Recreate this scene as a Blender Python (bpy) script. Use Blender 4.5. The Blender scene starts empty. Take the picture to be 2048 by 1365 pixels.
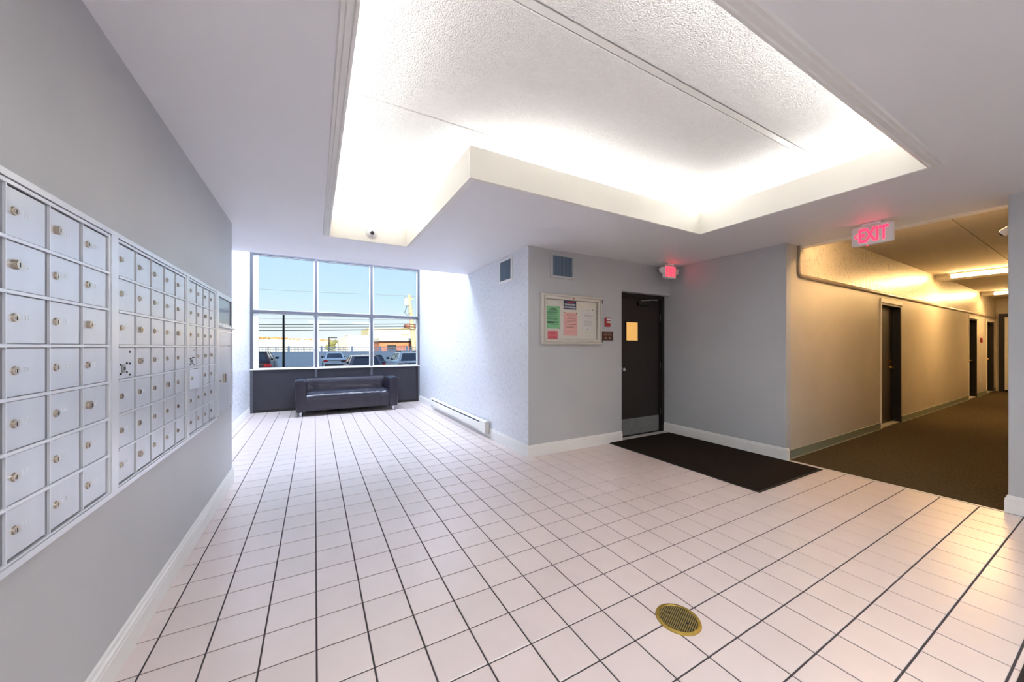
import bpy, math, random
from mathutils import Vector, Matrix
random.seed(7)
S = bpy.context.scene
COL = S.collection

# ------------------------------------------------------------------ camera, world, sun, exposure
FOC, THETA, HOR, CX, H = 708.4, 0.49922, 694.0, 1015.8, 1.28
cd = bpy.data.cameras.new('camera'); cam = bpy.data.objects.new('camera', cd); COL.objects.link(cam)
cd.sensor_fit = 'HORIZONTAL'; cd.sensor_width = 36.0; cd.lens = FOC / 2048 * 36
cd.shift_x = (1024 - CX) / 2048; cd.shift_y = (HOR - 682.5) / 2048
cd.clip_start = 0.05; cd.clip_end = 500
cam.location = (0, 0, H); cam.rotation_euler = (math.pi / 2, 0, -THETA)
S.camera = cam

S.view_settings.view_transform = 'Standard'; S.view_settings.look = 'None'
S.view_settings.gamma = 1.0; S.view_settings.use_curve_mapping = False
S.view_settings.exposure = 1.27

def lin(c):
    o = []
    for v in c[:3]:
        v = v / 255.0
        o.append(v / 12.92 if v <= 0.04045 else ((v + 0.055) / 1.055) ** 2.4)
    return (o[0], o[1], o[2], 1.0)

world = bpy.data.worlds.new('world'); S.world = world; world.use_nodes = True
wn = world.node_tree.nodes; wl = world.node_tree.links
for n in list(wn): wn.remove(n)
w_out = wn.new('ShaderNodeOutputWorld'); w_bg = wn.new('ShaderNodeBackground')
w_tc = wn.new('ShaderNodeTexCoord'); w_sep = wn.new('ShaderNodeSeparateXYZ'); w_rmp = wn.new('ShaderNodeValToRGB')
wl.new(w_tc.outputs['Generated'], w_sep.inputs[0]); wl.new(w_sep.outputs['Z'], w_rmp.inputs[0])
wl.new(w_rmp.outputs[0], w_bg.inputs[0]); wl.new(w_bg.outputs[0], w_out.inputs[0])
cr = w_rmp.color_ramp
cr.elements[0].position = 0.0; cr.elements[0].color = (0.95, 0.99, 1.0, 1)
cr.elements[1].position = 1.0; cr.elements[1].color = (0.26, 0.46, 0.85, 1)
for p, c in ((0.05, (0.84, 0.97, 1.0, 1)), (0.13, (0.60, 0.85, 1.0, 1)), (0.28, (0.46, 0.70, 1.0, 1))):
    e = cr.elements.new(p); e.color = c
w_bg.inputs[1].default_value = 0.42

sd = bpy.data.lights.new('sun', 'SUN'); sun = bpy.data.objects.new('sun', sd); COL.objects.link(sun)
sd.energy = 3.8; sd.color = (1.0, 0.90, 0.74); sd.angle = 0.009
sun.rotation_euler = (math.radians(72), 0, math.radians(-12))   # low sun behind the building, shining toward +y

# ------------------------------------------------------------------ helpers
WORLD = {}
def material(name, rgb, rough=0.5, metal=0.0, var=0.0, vscale=4.0, bump=0.0, bscale=60.0, emit=0.0, emit_rgb=None,
             stretch=(1, 1, 1), coat=0.0, coat_r=0.05, rnd=0.0, spec=0.5, bdist=0.01, rvar=0.0, kind='noise'):
    m = bpy.data.materials.new(name); m.use_nodes = True
    nt = m.node_tree; b = nt.nodes['Principled BSDF']
    b.inputs['Base Color'].default_value = lin(rgb); b.inputs['Roughness'].default_value = rough
    b.inputs['Metallic'].default_value = metal; b.inputs['Specular IOR Level'].default_value = spec
    b.inputs['Coat Weight'].default_value = coat; b.inputs['Coat Roughness'].default_value = coat_r
    tc = nt.nodes.new('ShaderNodeTexCoord'); mp = nt.nodes.new('ShaderNodeMapping')
    geo = nt.nodes.new('ShaderNodeNewGeometry')
    nt.links.new(geo.outputs['Position'], mp.inputs[0]); mp.inputs['Scale'].default_value = stretch
    colsock = None
    nz = nt.nodes.new('ShaderNodeTexNoise'); nz.inputs['Scale'].default_value = vscale; nz.inputs['Detail'].default_value = 4
    nt.links.new(mp.outputs[0], nz.inputs['Vector'])
    rmp = nt.nodes.new('ShaderNodeValToRGB')
    c = lin(rgb); rmp.color_ramp.elements[0].position = 0.3; rmp.color_ramp.elements[1].position = 0.7
    v = max(var, 0.012)
    rmp.color_ramp.elements[0].color = (c[0] * (1 - v), c[1] * (1 - v), c[2] * (1 - v), 1)
    rmp.color_ramp.elements[1].color = (min(1, c[0] * (1 + v)), min(1, c[1] * (1 + v)), min(1, c[2] * (1 + v)), 1)
    nt.links.new(nz.outputs['Fac'], rmp.inputs[0]); colsock = rmp.outputs[0]
    if rnd:
        oi = nt.nodes.new('ShaderNodeObjectInfo'); hs = nt.nodes.new('ShaderNodeHueSaturation'); mr = nt.nodes.new('ShaderNodeMapRange')
        mr.inputs['To Min'].default_value = 1 - rnd; mr.inputs['To Max'].default_value = 1 + rnd
        nt.links.new(oi.outputs['Random'], mr.inputs['Value']); nt.links.new(mr.outputs[0], hs.inputs['Value'])
        nt.links.new(colsock, hs.inputs['Color']); colsock = hs.outputs[0]
    nt.links.new(colsock, b.inputs['Base Color'])
    if rvar:
        mr2 = nt.nodes.new('ShaderNodeMapRange'); mr2.inputs['To Min'].default_value = rough - rvar; mr2.inputs['To Max'].default_value = rough + rvar
        mr2.inputs['From Min'].default_value = 0.3; mr2.inputs['From Max'].default_value = 0.7
        nt.links.new(nz.outputs['Fac'], mr2.inputs['Value']); nt.links.new(mr2.outputs[0], b.inputs['Roughness'])
    if bump:
        bp = nt.nodes.new('ShaderNodeBump'); bp.inputs['Strength'].default_value = bump; bp.inputs['Distance'].default_value = bdist
        if kind == 'voronoi':
            t2 = nt.nodes.new('ShaderNodeTexVoronoi'); t2.inputs['Scale'].default_value = bscale; t2.feature = 'SMOOTH_F1'
            nt.links.new(mp.outputs[0], t2.inputs['Vector'])
            inv = nt.nodes.new('ShaderNodeMath'); inv.operation = 'SUBTRACT'; inv.inputs[0].default_value = 1.0
            nt.links.new(t2.outputs['Distance'], inv.inputs[1]); hs_ = inv.outputs[0]
        else:
            t2 = nt.nodes.new('ShaderNodeTexNoise'); t2.inputs['Scale'].default_value = bscale; t2.inputs['Detail'].default_value = 3
            nt.links.new(mp.outputs[0], t2.inputs['Vector']); hs_ = t2.outputs['Fac']
        nt.links.new(hs_, bp.inputs['Height']); nt.links.new(bp.outputs[0], b.inputs['Normal'])
    if emit:
        b.inputs['Emission Color'].default_value = lin(emit_rgb or rgb); b.inputs['Emission Strength'].default_value = emit
    return m

def glass_material(name, tint=(1, 1, 1, 1), refl=0.06):
    m = bpy.data.materials.new(name); m.use_nodes = True; nt = m.node_tree
    nt.nodes.remove(nt.nodes['Principled BSDF'])
    o = nt.nodes['Material Output']; tr = nt.nodes.new('ShaderNodeBsdfTransparent'); gl = nt.nodes.new('ShaderNodeBsdfGlossy')
    mx = nt.nodes.new('ShaderNodeMixShader'); fr = nt.nodes.new('ShaderNodeFresnel'); fr.inputs['IOR'].default_value = 1.25
    tr.inputs[0].default_value = tint; gl.inputs['Roughness'].default_value = 0.02
    nt.links.new(fr.outputs[0], mx.inputs[0]); nt.links.new(tr.outputs[0], mx.inputs[1]); nt.links.new(gl.outputs[0], mx.inputs[2])
    nt.links.new(mx.outputs[0], o.inputs['Surface'])
    return m

class MB:
    """collects shapes in world coordinates; build() links them as ONE mesh object"""
    def __init__(s, T=None): s.v = []; s.f = []; s.m = []; s.T = T
    def poly(s, pts, faces, mi=0):
        b = len(s.v); s.v += [tuple(p) for p in pts]
        for f in faces: s.f.append(tuple(b + i for i in f)); s.m.append(mi)
        return s
    def box(s, x0, x1, y0, y1, z0, z1, mi=0):
        p = [(x0, y0, z0), (x1, y0, z0), (x1, y1, z0), (x0, y1, z0), (x0, y0, z1), (x1, y0, z1), (x1, y1, z1), (x0, y1, z1)]
        return s.poly(p, [(3, 2, 1, 0), (4, 5, 6, 7), (0, 1, 5, 4), (1, 2, 6, 5), (2, 3, 7, 6), (3, 0, 4, 7)], mi)
    def bbox(s, x0, x1, y0, y1, z0, z1, r=0.01, mi=0):
        """box with chamfered edges on all sides"""
        rings = []
        for (z, k) in ((z0, r), (z0 + r, 0), (z1 - r, 0), (z1, r)):
            a, b, c, d = x0 + k, x1 - k, y0 + k, y1 - k; q = r if k == 0 else r * 0.6
            rings.append([(a + q, c, z), (b - q, c, z), (b, c + q, z), (b, d - q, z), (b - q, d, z), (a + q, d, z), (a, d - q, z), (a, c + q, z)])
        return s.loft(rings, mi=mi)
    def loft(s, rings, cap=True, closed=True, mi=0):
        n = len(rings[0]); pts = [p for r in rings for p in r]; fs = []
        for i in range(len(rings) - 1):
            for j in range(n if closed else n - 1):
                k = (j + 1) % n
                fs.append((i * n + j, i * n + k, (i + 1) * n + k, (i + 1) * n + j))
        if cap:
            fs.append(tuple(reversed(range(n)))); fs.append(tuple((len(rings) - 1) * n + j for j in range(n)))
        return s.poly(pts, fs, mi)
    def cyl(s, p0, p1, r0, r1=None, n=12, mi=0, cap=True):
        r1 = r0 if r1 is None else r1
        p0, p1 = Vector(p0), Vector(p1); d = (p1 - p0).normalized()
        a = d.orthogonal().normalized(); b = d.cross(a)
        R = []
        for p, r in ((p0, r0), (p1, r1)):
            R.append([tuple(p + a * r * math.cos(2 * math.pi * i / n) + b * r * math.sin(2 * math.pi * i / n)) for i in range(n)])
        return s.loft(R, cap=cap, mi=mi)
    def lathe(s, c, axis, prof, n=20, mi=0):
        """prof: list of (distance along axis, radius)"""
        c = Vector(c); d = Vector(axis).normalized(); a = d.orthogonal().normalized(); b = d.cross(a)
        R = [[tuple(c + d * t + (a * math.cos(2 * math.pi * i / n) + b * math.sin(2 * math.pi * i / n)) * max(r, 1e-4)) for i in range(n)] for t, r in prof]
        return s.loft(R, mi=mi)
    def tube(s, pts, r, n=8, mi=0):
        pts = [Vector(p) for p in pts]; R = []
        up = None
        for i, p in enumerate(pts):
            d = (pts[min(i + 1, len(pts) - 1)] - pts[max(i - 1, 0)]).normalized()
            if up is None: up = d.orthogonal().normalized()
            a = (up - d * up.dot(d)).normalized(); up = a; b = d.cross(a)
            R.append([tuple(p + a * r * math.cos(2 * math.pi * j / n) + b * r * math.sin(2 * math.pi * j / n)) for j in range(n)])
        return s.loft(R, mi=mi)
    def extr(s, poly, o, u, v, w, l, mi=0):
        """polygon of (a,b) in plane (u,v) at o, extruded along w by l"""
        o, u, v, w = Vector(o), Vector(u), Vector(v), Vector(w)
        r0 = [tuple(o + u * a + v * b) for a, b in poly]; r1 = [tuple(Vector(p) + w * l) for p in r0]
        return s.loft([r0, r1], mi=mi)
    def build(s, name, mats, parent=None, origin=None, smooth=False, kind=None):
        vs = [s.T(p) for p in s.v] if s.T else s.v
        if origin is None:
            xs = [p[0] for p in vs]; ys = [p[1] for p in vs]; zs = [p[2] for p in vs]
            origin = ((min(xs) + max(xs)) / 2, (min(ys) + max(ys)) / 2, min(zs))
        me = bpy.data.meshes.new(name)
        me.from_pydata([(p[0] - origin[0], p[1] - origin[1], p[2] - origin[2]) for p in vs], [], s.f)
        mats = mats if isinstance(mats, (list, tuple)) else [mats]
        for m in mats: me.materials.append(m)
        if len(mats) > 1: me.polygons.foreach_set('material_index', s.m)
        me.update()
        import bmesh
        bm = bmesh.new(); bm.from_mesh(me); bmesh.ops.recalc_face_normals(bm, faces=bm.faces); bm.to_mesh(me); bm.free()
        if smooth:
            me.polygons.foreach_set('use_smooth', [True] * len(me.polygons))
            try: me.set_sharp_from_angle(angle=math.radians(38))
            except Exception: pass
        return link(name, me, origin, parent, kind)

def link(name, data, origin, parent=None, kind=None):
    o = bpy.data.objects.new(name, data); COL.objects.link(o)
    po = WORLD[parent.name] if parent else (0, 0, 0)
    o.location = (origin[0] - po[0], origin[1] - po[1], origin[2] - po[2])
    if parent: o.parent = parent
    WORLD[o.name] = tuple(origin)
    if kind: o['kind'] = kind
    return o
def thing(name, label, cat, loc, group=None):
    o = link(name, None, loc); o.empty_display_size = 0.1
    return tag(o, label, cat, group)
def tag(o, label, cat, group=None, kind=None):
    o['label'] = label; o['category'] = cat
    if group: o['group'] = group
    if kind: o['kind'] = kind
    return o
def box(name, m, d, parent=None, r=0, T=None, kind=None):
    b = MB(T)
    (b.bbox(*d, r=r) if r else b.box(*d))
    return b.build(name, m, parent, kind=kind)
def struct(name, m, d=None, mb=None, label=None):
    o = (mb or MB().box(*d)).build(name, m)
    o['kind'] = 'structure'
    if label: o['label'] = label
    return o
def text(name, body, size, org, right, up, m, parent, extrude=0.0005, align='CENTER', bold=0.0, sx=1.0, shear=0.0, fit=None):
    cu = bpy.data.curves.new(name, 'FONT'); cu.body = body; cu.size = size; cu.extrude = extrude; cu.align_x = align; cu.align_y = 'CENTER'
    cu.offset = bold; cu.shear = shear; cu.resolution_u = 2
    tmp = bpy.data.objects.new('tmp', cu); me = bpy.data.meshes.new_from_object(tmp); bpy.data.objects.remove(tmp)
    r, u = Vector(right), Vector(up); n = r.cross(u)
    if fit:
        xs = [v.co.x for v in me.vertices]; ys = [v.co.y for v in me.vertices]
        kx, ky = fit[0] / (max(xs) - min(xs)), fit[1] / (max(ys) - min(ys)); mx_, my_ = (max(xs) + min(xs)) / 2, (max(ys) + min(ys)) / 2
        for v in me.vertices: v.co.x = (v.co.x - mx_) * kx; v.co.y = (v.co.y - my_) * ky
    for v in me.vertices:
        p = v.co.copy(); v.co = r * (p.x * sx) + u * p.y + n * p.z
    me.materials.clear(); me.materials.append(m); me.update()
    return link(name, me, org, parent)

# ------------------------------------------------------------------ materials
m_paint = material('grey_wall_paint', (192, 193, 195), 0.42, var=0.03, vscale=1.6, bump=0.05, bscale=220)
m_soffit = material('soffit_paint', (238, 238, 241), 0.55, var=0.015, vscale=1.2)
m_white = material('white_trim_paint', (238, 236, 232), 0.35)
m_cream = material('cream_fascia', (240, 236, 226), 0.4)
m_popcorn = material('popcorn_plaster', (236, 235, 233), 0.9, var=0.02, vscale=30, bump=0.8, bscale=150, bdist=0.006, kind='voronoi')
m_cpop = material('corridor_popcorn', (222, 214, 198), 0.9, var=0.04, vscale=30, bump=0.8, bscale=150, bdist=0.006, kind='voronoi')
m_paper = material('pearl_wallpaper', (224, 225, 230), 0.34, var=0.05, vscale=64, stretch=(1, 1, 0.36), bump=0.25, bscale=40, rvar=0.14)
m_goldpaper = material('corridor_wallpaper', (214, 206, 190), 0.36, metal=0.15, var=0.12, vscale=56, stretch=(1, 1, 0.36), bump=0.3, bscale=40, rvar=0.14)
m_tile = material('blush_glazed_tile', (230, 213, 207), 0.36, var=0.02, vscale=7, rnd=0.025, spec=0.7, coat=0.75, coat_r=0.24, bump=0.02, bscale=40)
m_grout = material('dark_grout', (72, 66, 68), 0.9, var=0.12, vscale=20)
m_carpet = material('brown_carpet', (88, 76, 55), 0.98, var=0.22, vscale=60, bump=0.8, bscale=500, spec=0.1, stretch=(0.35, 1, 1))
m_mat = material('dark_mat_pile', (44, 35, 29), 0.98, var=0.2, vscale=90, bump=0.7, bscale=700, spec=0.1)
m_rubber = material('black_rubber', (28, 27, 28), 0.7)
m_alu = material('brushed_aluminium', (216, 220, 226), 0.34, metal=0.45, var=0.03, vscale=14, stretch=(1, 1, 0.1))
m_alufr = material('aluminium_frame', (228, 231, 236), 0.30, metal=0.35)
m_alugrey = material('shadow_grey_strip', (138, 138, 144), 0.4, metal=0.5)  # grey strip colour darkened to draw the shadow lines between mailbox doors
m_gap = material('dark_gap', (60, 60, 70), 0.8)
m_nickel = material('nickel_lock', (196, 184, 168), 0.25, metal=0.9)
m_slot = material('key_slot', (25, 24, 26), 0.6)
m_num = material('engraved_number', (236, 240, 244), 0.5)
m_darkbrown = material('dark_brown_paint', (42, 33, 27), 0.5, var=0.06, vscale=3)
m_darkframe = material('dark_bronze_frame', (30, 25, 21), 0.45)
m_steel = material('scuffed_steel', (150, 150, 148), 0.45, metal=0.6, var=0.12, vscale=18)
m_amber = material('amber_backlit_glass', (214, 172, 104), 0.4, emit=0.35, emit_rgb=(226, 170, 90))
m_leather = material('dark_leather', (26, 22, 38), 0.3, var=0.08, vscale=9, bump=0.25, bscale=14, bdist=0.02, coat=0.15)
m_chrome = material('chrome', (190, 190, 195), 0.2, metal=1.0)
m_panel = material('charcoal_panel', (46, 44, 53), 0.55, var=0.10, vscale=3)
m_mullion = material('grey_bronze_mullion', (92, 92, 100), 0.45, metal=0.2)
m_sill_litedge = material('white_sill_and_lit_edge', (240, 240, 238), 0.4)  # white of the sill, also painted on as the lit mullion sides
m_glass = glass_material('window_glass')
m_heater = material('cream_heater_enamel', (236, 233, 224), 0.4)
m_dark = material('black_plastic', (30, 30, 33), 0.5)
m_bluegrey = material('blue_grey_slat', (120, 140, 160), 0.5)
m_beige = material('beige_metal', (212, 208, 199), 0.4, metal=0.2)
m_plastic = material('white_plastic', (236, 234, 232), 0.35)
m_red = material('exit_red', (255, 20, 40), 0.5, emit=2.0, emit_rgb=(255, 34, 60))
m_redglow = material('exit_red_face', (255, 190, 180), 0.5, emit=0.25, emit_rgb=(255, 90, 80))
m_tube = material('cove_tube', (255, 255, 255), 0.5, emit=10.5, emit_rgb=(252, 252, 251))
m_mouthtube = material('mouth_tube_diffuser', (255, 240, 210), 0.5, emit=17.0, emit_rgb=(255, 208, 148))
m_warmtube = material('warm_tube_diffuser', (255, 240, 210), 0.5, emit=40.0, emit_rgb=(255, 208, 142))
m_vinyl = material('green_grey_vinyl_base', (126, 132, 116), 0.6)
m_corrwall = material('corridor_wall_paint', (204, 196, 182), 0.42, var=0.04, vscale=2, bump=0.05, bscale=220)
m_rail = material('taupe_moulding', (150, 138, 120), 0.4)
m_brass = material('aged_brass', (186, 156, 74), 0.38, metal=0.7, var=0.12, vscale=30)
m_brassbright = material('bright_brass', (230, 190, 110), 0.2, metal=1.0)
m_brassgrate = material('tarnished_grate', (158, 140, 84), 0.5, metal=0.6)
m_pullred = material('fire_red', (176, 40, 48), 0.35)
m_sign = material('brown_sign_plate', (72, 42, 34), 0.4)
m_signtxt = material('sign_lettering', (168, 130, 104), 0.5)
m_cork = material('fabric_board', (228, 224, 214), 0.9, var=0.03, vscale=60)

def P(n, c): return material(n, c, 0.85)
m_green, m_pink, m_rose, m_wpaper, m_navy, m_ink = P('green_paper', (140, 206, 152)), P('pink_paper', (238, 184, 178)), P('rose_paper', (232, 122, 132)), P('white_paper', (226, 224, 222)), P('navy_card', (44, 50, 88)), P('ink', (60, 66, 62))
m_redink, m_wink, m_greyink, m_pin = P('red_print', (208, 40, 76)), P('white_print', (232, 232, 240)), P('grey_print', (176, 172, 176)), material('pin_steel', (90, 88, 86), 0.3, metal=0.6)

# ------------------------------------------------------------------ dimensions
LW, TEX, NB, DW = -0.69, 2.17, 3.485, 4.66       # left wall x, textured wall x, notice wall y, door-side wall x
CZ, EDGE, WIN = 2.45, 5.36, 8.32                 # lobby ceiling, its far edge, window wall
ALC = -1.09                                      # alcove wall x
ATZ = 4.75                                       # tall ceiling by the window
T_, OX, OY = 0.2032, 0.0069, 0.0735              # tile pitch and offsets
BACK = -2.6

# ------------------------------------------------------------------ floor and tiles
floor = struct('floor', m_grout, (-1.3, 4.7, BACK, 8.5, -0.16, -0.0035))
floor['label'] = 'dark grout bed under the blush glazed floor tiles'
def px(x, y, z=0):
    d = math.sin(THETA) * x + math.cos(THETA) * y
    if d < 0.15: return None
    r = math.cos(THETA) * x - math.sin(THETA) * y
    return (CX + FOC * r / d, HOR - FOC * (z - H) / d)
G = 0.0035
def tile_geo(b, x0, x1, y0, y1):
    c, t = 0.0016, -0.008
    p = [(x0, y0, t), (x1, y0, t), (x1, y1, t), (x0, y1, t), (x0, y0, -c), (x1, y0, -c), (x1, y1, -c), (x0, y1, -c),
         (x0 + c, y0 + c, 0), (x1 - c, y0 + c, 0), (x1 - c, y1 - c, 0), (x0 + c, y1 - c, 0)]
    b.poly(p, [(0, 1, 5, 4), (1, 2, 6, 5), (2, 3, 7, 6), (3, 0, 4, 7), (4, 5, 9, 8), (5, 6, 10, 9), (6, 7, 11, 10), (7, 4, 8, 11), (8, 9, 10, 11)])
cells = []
for i in range(-8, 26):
    for j in range(-14, 45):
        x0, x1, y0, y1 = OX + i * T_ + G, OX + (i + 1) * T_ - G, OY + j * T_ + G, OY + (j + 1) * T_ - G
        yc = (y0 + y1) / 2; full = True
        lo = LW if yc < 4.2 else ALC
        hi = 4.675
        if y0 >= NB and x0 < TEX < x1: hi = TEX
        if y1 > NB and x1 > TEX + 0.1: 
            if y0 > NB - 0.02: continue
            y1 = NB; full = False
        if y0 > NB: hi = TEX
        if x0 < lo: x0 = lo; full = False
        if x1 > hi: x1 = hi; full = False
        if y1 > WIN: y1 = WIN; full = False
        if x1 - x0 < 0.012 or y1 - y0 < 0.012: continue
        q = [px(x, y) for x, y in ((x0, y0), (x1, y0), (x1, y1), (x0, y1))]
        area = 0.0
        if all(q):
            cxp = sum(a for a, _ in q) / 4; cyp = sum(b for _, b in q) / 4
            if 0 < cxp < 2048 and cyp < 1365 and not (3.42 < x0 and 1.66 < y0):
                area = 0.5 * abs(sum(q[k][0] * q[(k + 1) % 4][1] - q[(k + 1) % 4][0] * q[k][1] for k in range(4)))
        cells.append((area if full else 0.0, x0, x1, y0, y1))
cells.sort(key=lambda c: -c[0])
b = MB(); tile_geo(b, -T_ / 2 + G, T_ / 2 - G, -T_ / 2 + G, T_ / 2 - G)
first = b.build('tile', m_tile, floor, origin=(0, 0, 0))
for k, (a, x0, x1, y0, y1) in enumerate(cells[:290]):
    o = first if k == 0 else first.copy()
    if k: COL.objects.link(o)
    fo = WORLD[floor.name]
    o.location = ((x0 + x1) / 2 - fo[0], (y0 + y1) / 2 - fo[1], -fo[2])
b = MB()
for a, x0, x1, y0, y1 in cells[290:]: tile_geo(b, x0, x1, y0, y1)
b.build('tile_field', m_tile, floor, kind='stuff')

# ------------------------------------------------------------------ corridor frame (wall runs very slightly off the tile axis)
KA = math.atan(0.0195); CA, SA = math.cos(KA), math.sin(KA)
def CT(p):  # (s along wall, n out of wall toward the corridor, z)
    return (4.7 + p[0] * CA + p[1] * SA, 2.0 + p[0] * SA - p[1] * CA, p[2])

carpet = struct('floor_corridor', m_carpet, mb=MB(CT).box(-0.005, 12.75, -0.25, 1.6, -0.16, -0.001))
carpet['label'] = 'brown grey loop carpet running down the corridor'
strip = struct('trim_threshold', m_beige, (4.676, 4.70, 0.55, 2.0, -0.02, 0.004))

# ------------------------------------------------------------------ walls
WZ = -0.12
struct('wall_left', m_paint, (LW - 0.14, LW, BACK, 4.2, WZ, CZ + 0.6))
struct('wall_alcove_return', m_paint, (ALC - 0.12, LW - 0.14, 4.06, 4.2, WZ, ATZ))
struct('wall_alcove', m_paper, (ALC - 0.14, ALC, 4.2, 8.5, WZ, ATZ))
struct('wall_right', m_paper, mb=MB().box(TEX, TEX + 0.12, NB + 0.12, 8.5, WZ, ATZ).box(TEX, TEX + 0.119, NB + 0.0005, NB + 0.12, WZ, ATZ))
struct('wall_notice', m_paint, mb=MB().box(TEX + 0.0005, 3.66, NB, NB + 0.12, WZ, CZ + 0.3).box(3.66, DW, NB, NB + 0.12, 2.04, CZ + 0.3).box(3.54, 3.66, NB + 0.12, 3.75, WZ, CZ))
struct('wall_door_side', m_paint, (DW, DW + 0.1, 2.0, 3.75, WZ, CZ + 0.3))
struct('wall_behind_door', m_darkframe, (3.5, 4.8, 3.75, 3.85, WZ, CZ))
struct('wall_entry', m_paint, (4.70, 4.85, BACK, 0.55, WZ, CZ + 0.3))
struct('wall_back', m_paint, (-1.3, 5.0, BACK - 0.15, BACK, WZ, CZ + 0.3))
# corridor wall with its three door openings
A0, A1, B0, B1, C0, C1, CE, CCZ = 3.02, 4.04, 9.12, 10.09, 11.30, 12.36, 12.62, 2.70
wb = MB(CT)
for s0, s1 in ((0.06, A0), (A1, B0), (B1, C0), (C1, CE + 0.1)): wb.box(s0, s1, -0.14, 0, WZ, CCZ + 0.05)
for s0, s1 in ((A0, A1), (B0, B1), (C0, C1)): wb.box(s0, s1, -0.14, 0, 2.0, CCZ + 0.05)
wc = struct('wall_corridor', m_corrwall, mb=wb)
MB(CT).box(0.27, CE, 0, 0.004, 2.10, CCZ).build('wallpaper_band', m_goldpaper, wc)
struct('wall_corridor_far', m_corrwall, mb=MB(CT).box(0.15, CE + 0.1, 1.43, 1.55, WZ, CCZ + 0.05))
struct('wall_corridor_end', m_corrwall, mb=MB(CT).box(CE, CE + 0.12, -0.14, 1.55, WZ, CCZ + 0.05))

# baseboards
def baseboard(name, p0, p1, n, m=m_white, h=0.135, T=None):
    p0, p1, n = Vector((*p0, 0)), Vector((*p1, 0)), Vector((*n, 0)); d = p1 - p0; l = d.length; d.normalize()
    prof = [(0, 0), (0.018, 0), (0.018, h * 0.68), (0.016, h * 0.70), (0.016, h * 0.82), (0.010, h * 0.86), (0.008, h * 0.97), (0.004, h), (0, h)]
    o = MB(T).extr(prof, p0 + Vector((0, 0, 0.0005)), n, (0, 0, 1), d, l).build(name, m); o['kind'] = 'structure'; return o
baseboard('baseboard_left', (LW, BACK), (LW, 4.2), (1, 0))
baseboard('baseboard_alcove', (ALC, 4.25), (ALC, 8.2), (1, 0))
baseboard('baseboard_right', (TEX, NB - 0.018), (TEX, WIN), (-1, 0))
baseboard('baseboard_notice', (TEX, NB), (3.66, NB), (0, -1))
baseboard('baseboard_door_side', (DW, 1.982), (DW, 3.60), (-1, 0))
baseboard('baseboard_door_side_end', (DW, 2.0), (4.70, 2.0), (0, -1))
baseboard('baseboard_entry', (4.70, BACK), (4.70, 0.55), (-1, 0))
baseboard('baseboard_entry_end', (4.682, 0.55), (4.85, 0.55), (0, 1))
for k, (s0, s1) in enumerate(((0.03, A0), (A1, B0), (B1, C0), (C1, CE))):
    o = MB(CT).extr([(0, 0), (0.012, 0), (0.006, 0.012), (0.006, 0.10), (0, 0.104)], (s0, 0, 0), (0, 1, 0), (0, 0, 1), (1, 0, 0), s1 - s0).build('baseboard_corridor_%d' % (k + 1), m_vinyl); o['kind'] = 'structure'

# ------------------------------------------------------------------ lobby ceiling with the L-shaped light well
HX0, HX1, HX2, HY0, HY1, HY2 = 0.134, 0.922, 3.44, 0.705, 2.225, 4.105
hole = [(HX0, HY0), (HX2, HY0), (HX2, HY1), (HX1, HY1), (HX1, HY2), (HX0, HY2)]
def offset(poly, d):
    n = len(poly); out = []
    for i in range(n):
        a, b_, c = poly[i - 1], poly[i], poly[(i + 1) % n]
        def nrm(p, q):
            dx, dy = q[0] - p[0], q[1] - p[1]; l = math.hypot(dx, dy); return (dy / l, -dx / l)
        n1, n2 = nrm(a, b_), nrm(b_, c)
        out.append((b_[0] + d * (n1[0] + n2[0]), b_[1] + d * (n1[1] + n2[1])))
    return out
b = MB(); z0, z1 = CZ, CZ + 0.03
q = 0.01
b.box(ALC - 0.1, HX0 - q, BACK, EDGE, z0, z1); b.box(HX0 - q, 5.02, BACK, HY0 - q, z0, z1); b.box(HX2 + q, 5.02, HY0 - q, HY1 + q, z0, z1)
b.box(HX1 + q, 5.02, HY1 + q, HY2 + q, z0, z1); b.box(HX0 - q, 2.3, HY2 + q, EDGE, z0, z1); b.box(2.3, 5.02, HY2 + q, EDGE, z0, z1)
b.box(ALC - 0.1, 2.3, EDGE - 0.03, EDGE, z1, ATZ)     # upstand at the far edge of the soffit
ceil = struct('ceiling', m_soffit, mb=b)
ceil['label'] = 'smooth dropped ceiling around the light well'
def ringmesh(prof):
    return MB().loft([[(x, y, z) for x, y in offset(hole, d)] for d, z in prof], cap=False)
o = struct('trim_1', m_cream, mb=ringmesh([(0.02, CZ + 0.03), (0.02, 2.645), (0.0, 2.645), (0.0, 2.426)])); o['label'] = 'cream fascia board lining the light well'
o = struct('trim_2', m_white, mb=ringmesh([(0.0, 2.426), (0.012, 2.422), (0.016, 2.432), (0.038, 2.430), (0.042, 2.440), (0.056, 2.438), (0.062, 2.4515)])); o['label'] = 'stepped white moulding round the light well'
RZ = 2.80
out = offset(hole, 0.25)
well = struct('wall_light_well', m_white, mb=MB().loft([[(x, y, z) for x, y in out] for z in (CZ + 0.03, RZ + 0.04)], cap=False))
rc = struct('ceiling_recess', m_white, mb=MB().box(-0.2, 3.8, 0.4, 4.45, RZ + 0.045, RZ + 0.10))
rc['label'] = 'plaster ceiling slab above the light well'
for (y0, y1, xm) in ((0.40, 1.305, 3.78), (1.355, 2.297, 3.78), (2.303, 3.287, 3.78), (3.293, 4.44, 3.78)):
    MB().bbox(-0.19, xm, y0, y1, RZ, RZ + 0.045, r=0.004).build('ceiling_panel', m_popcorn, rc)
MB().box(-0.19, 3.78, 1.311, 1.349, RZ + 0.001, RZ + 0.045).build('joint_strip', m_white, rc)

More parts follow.
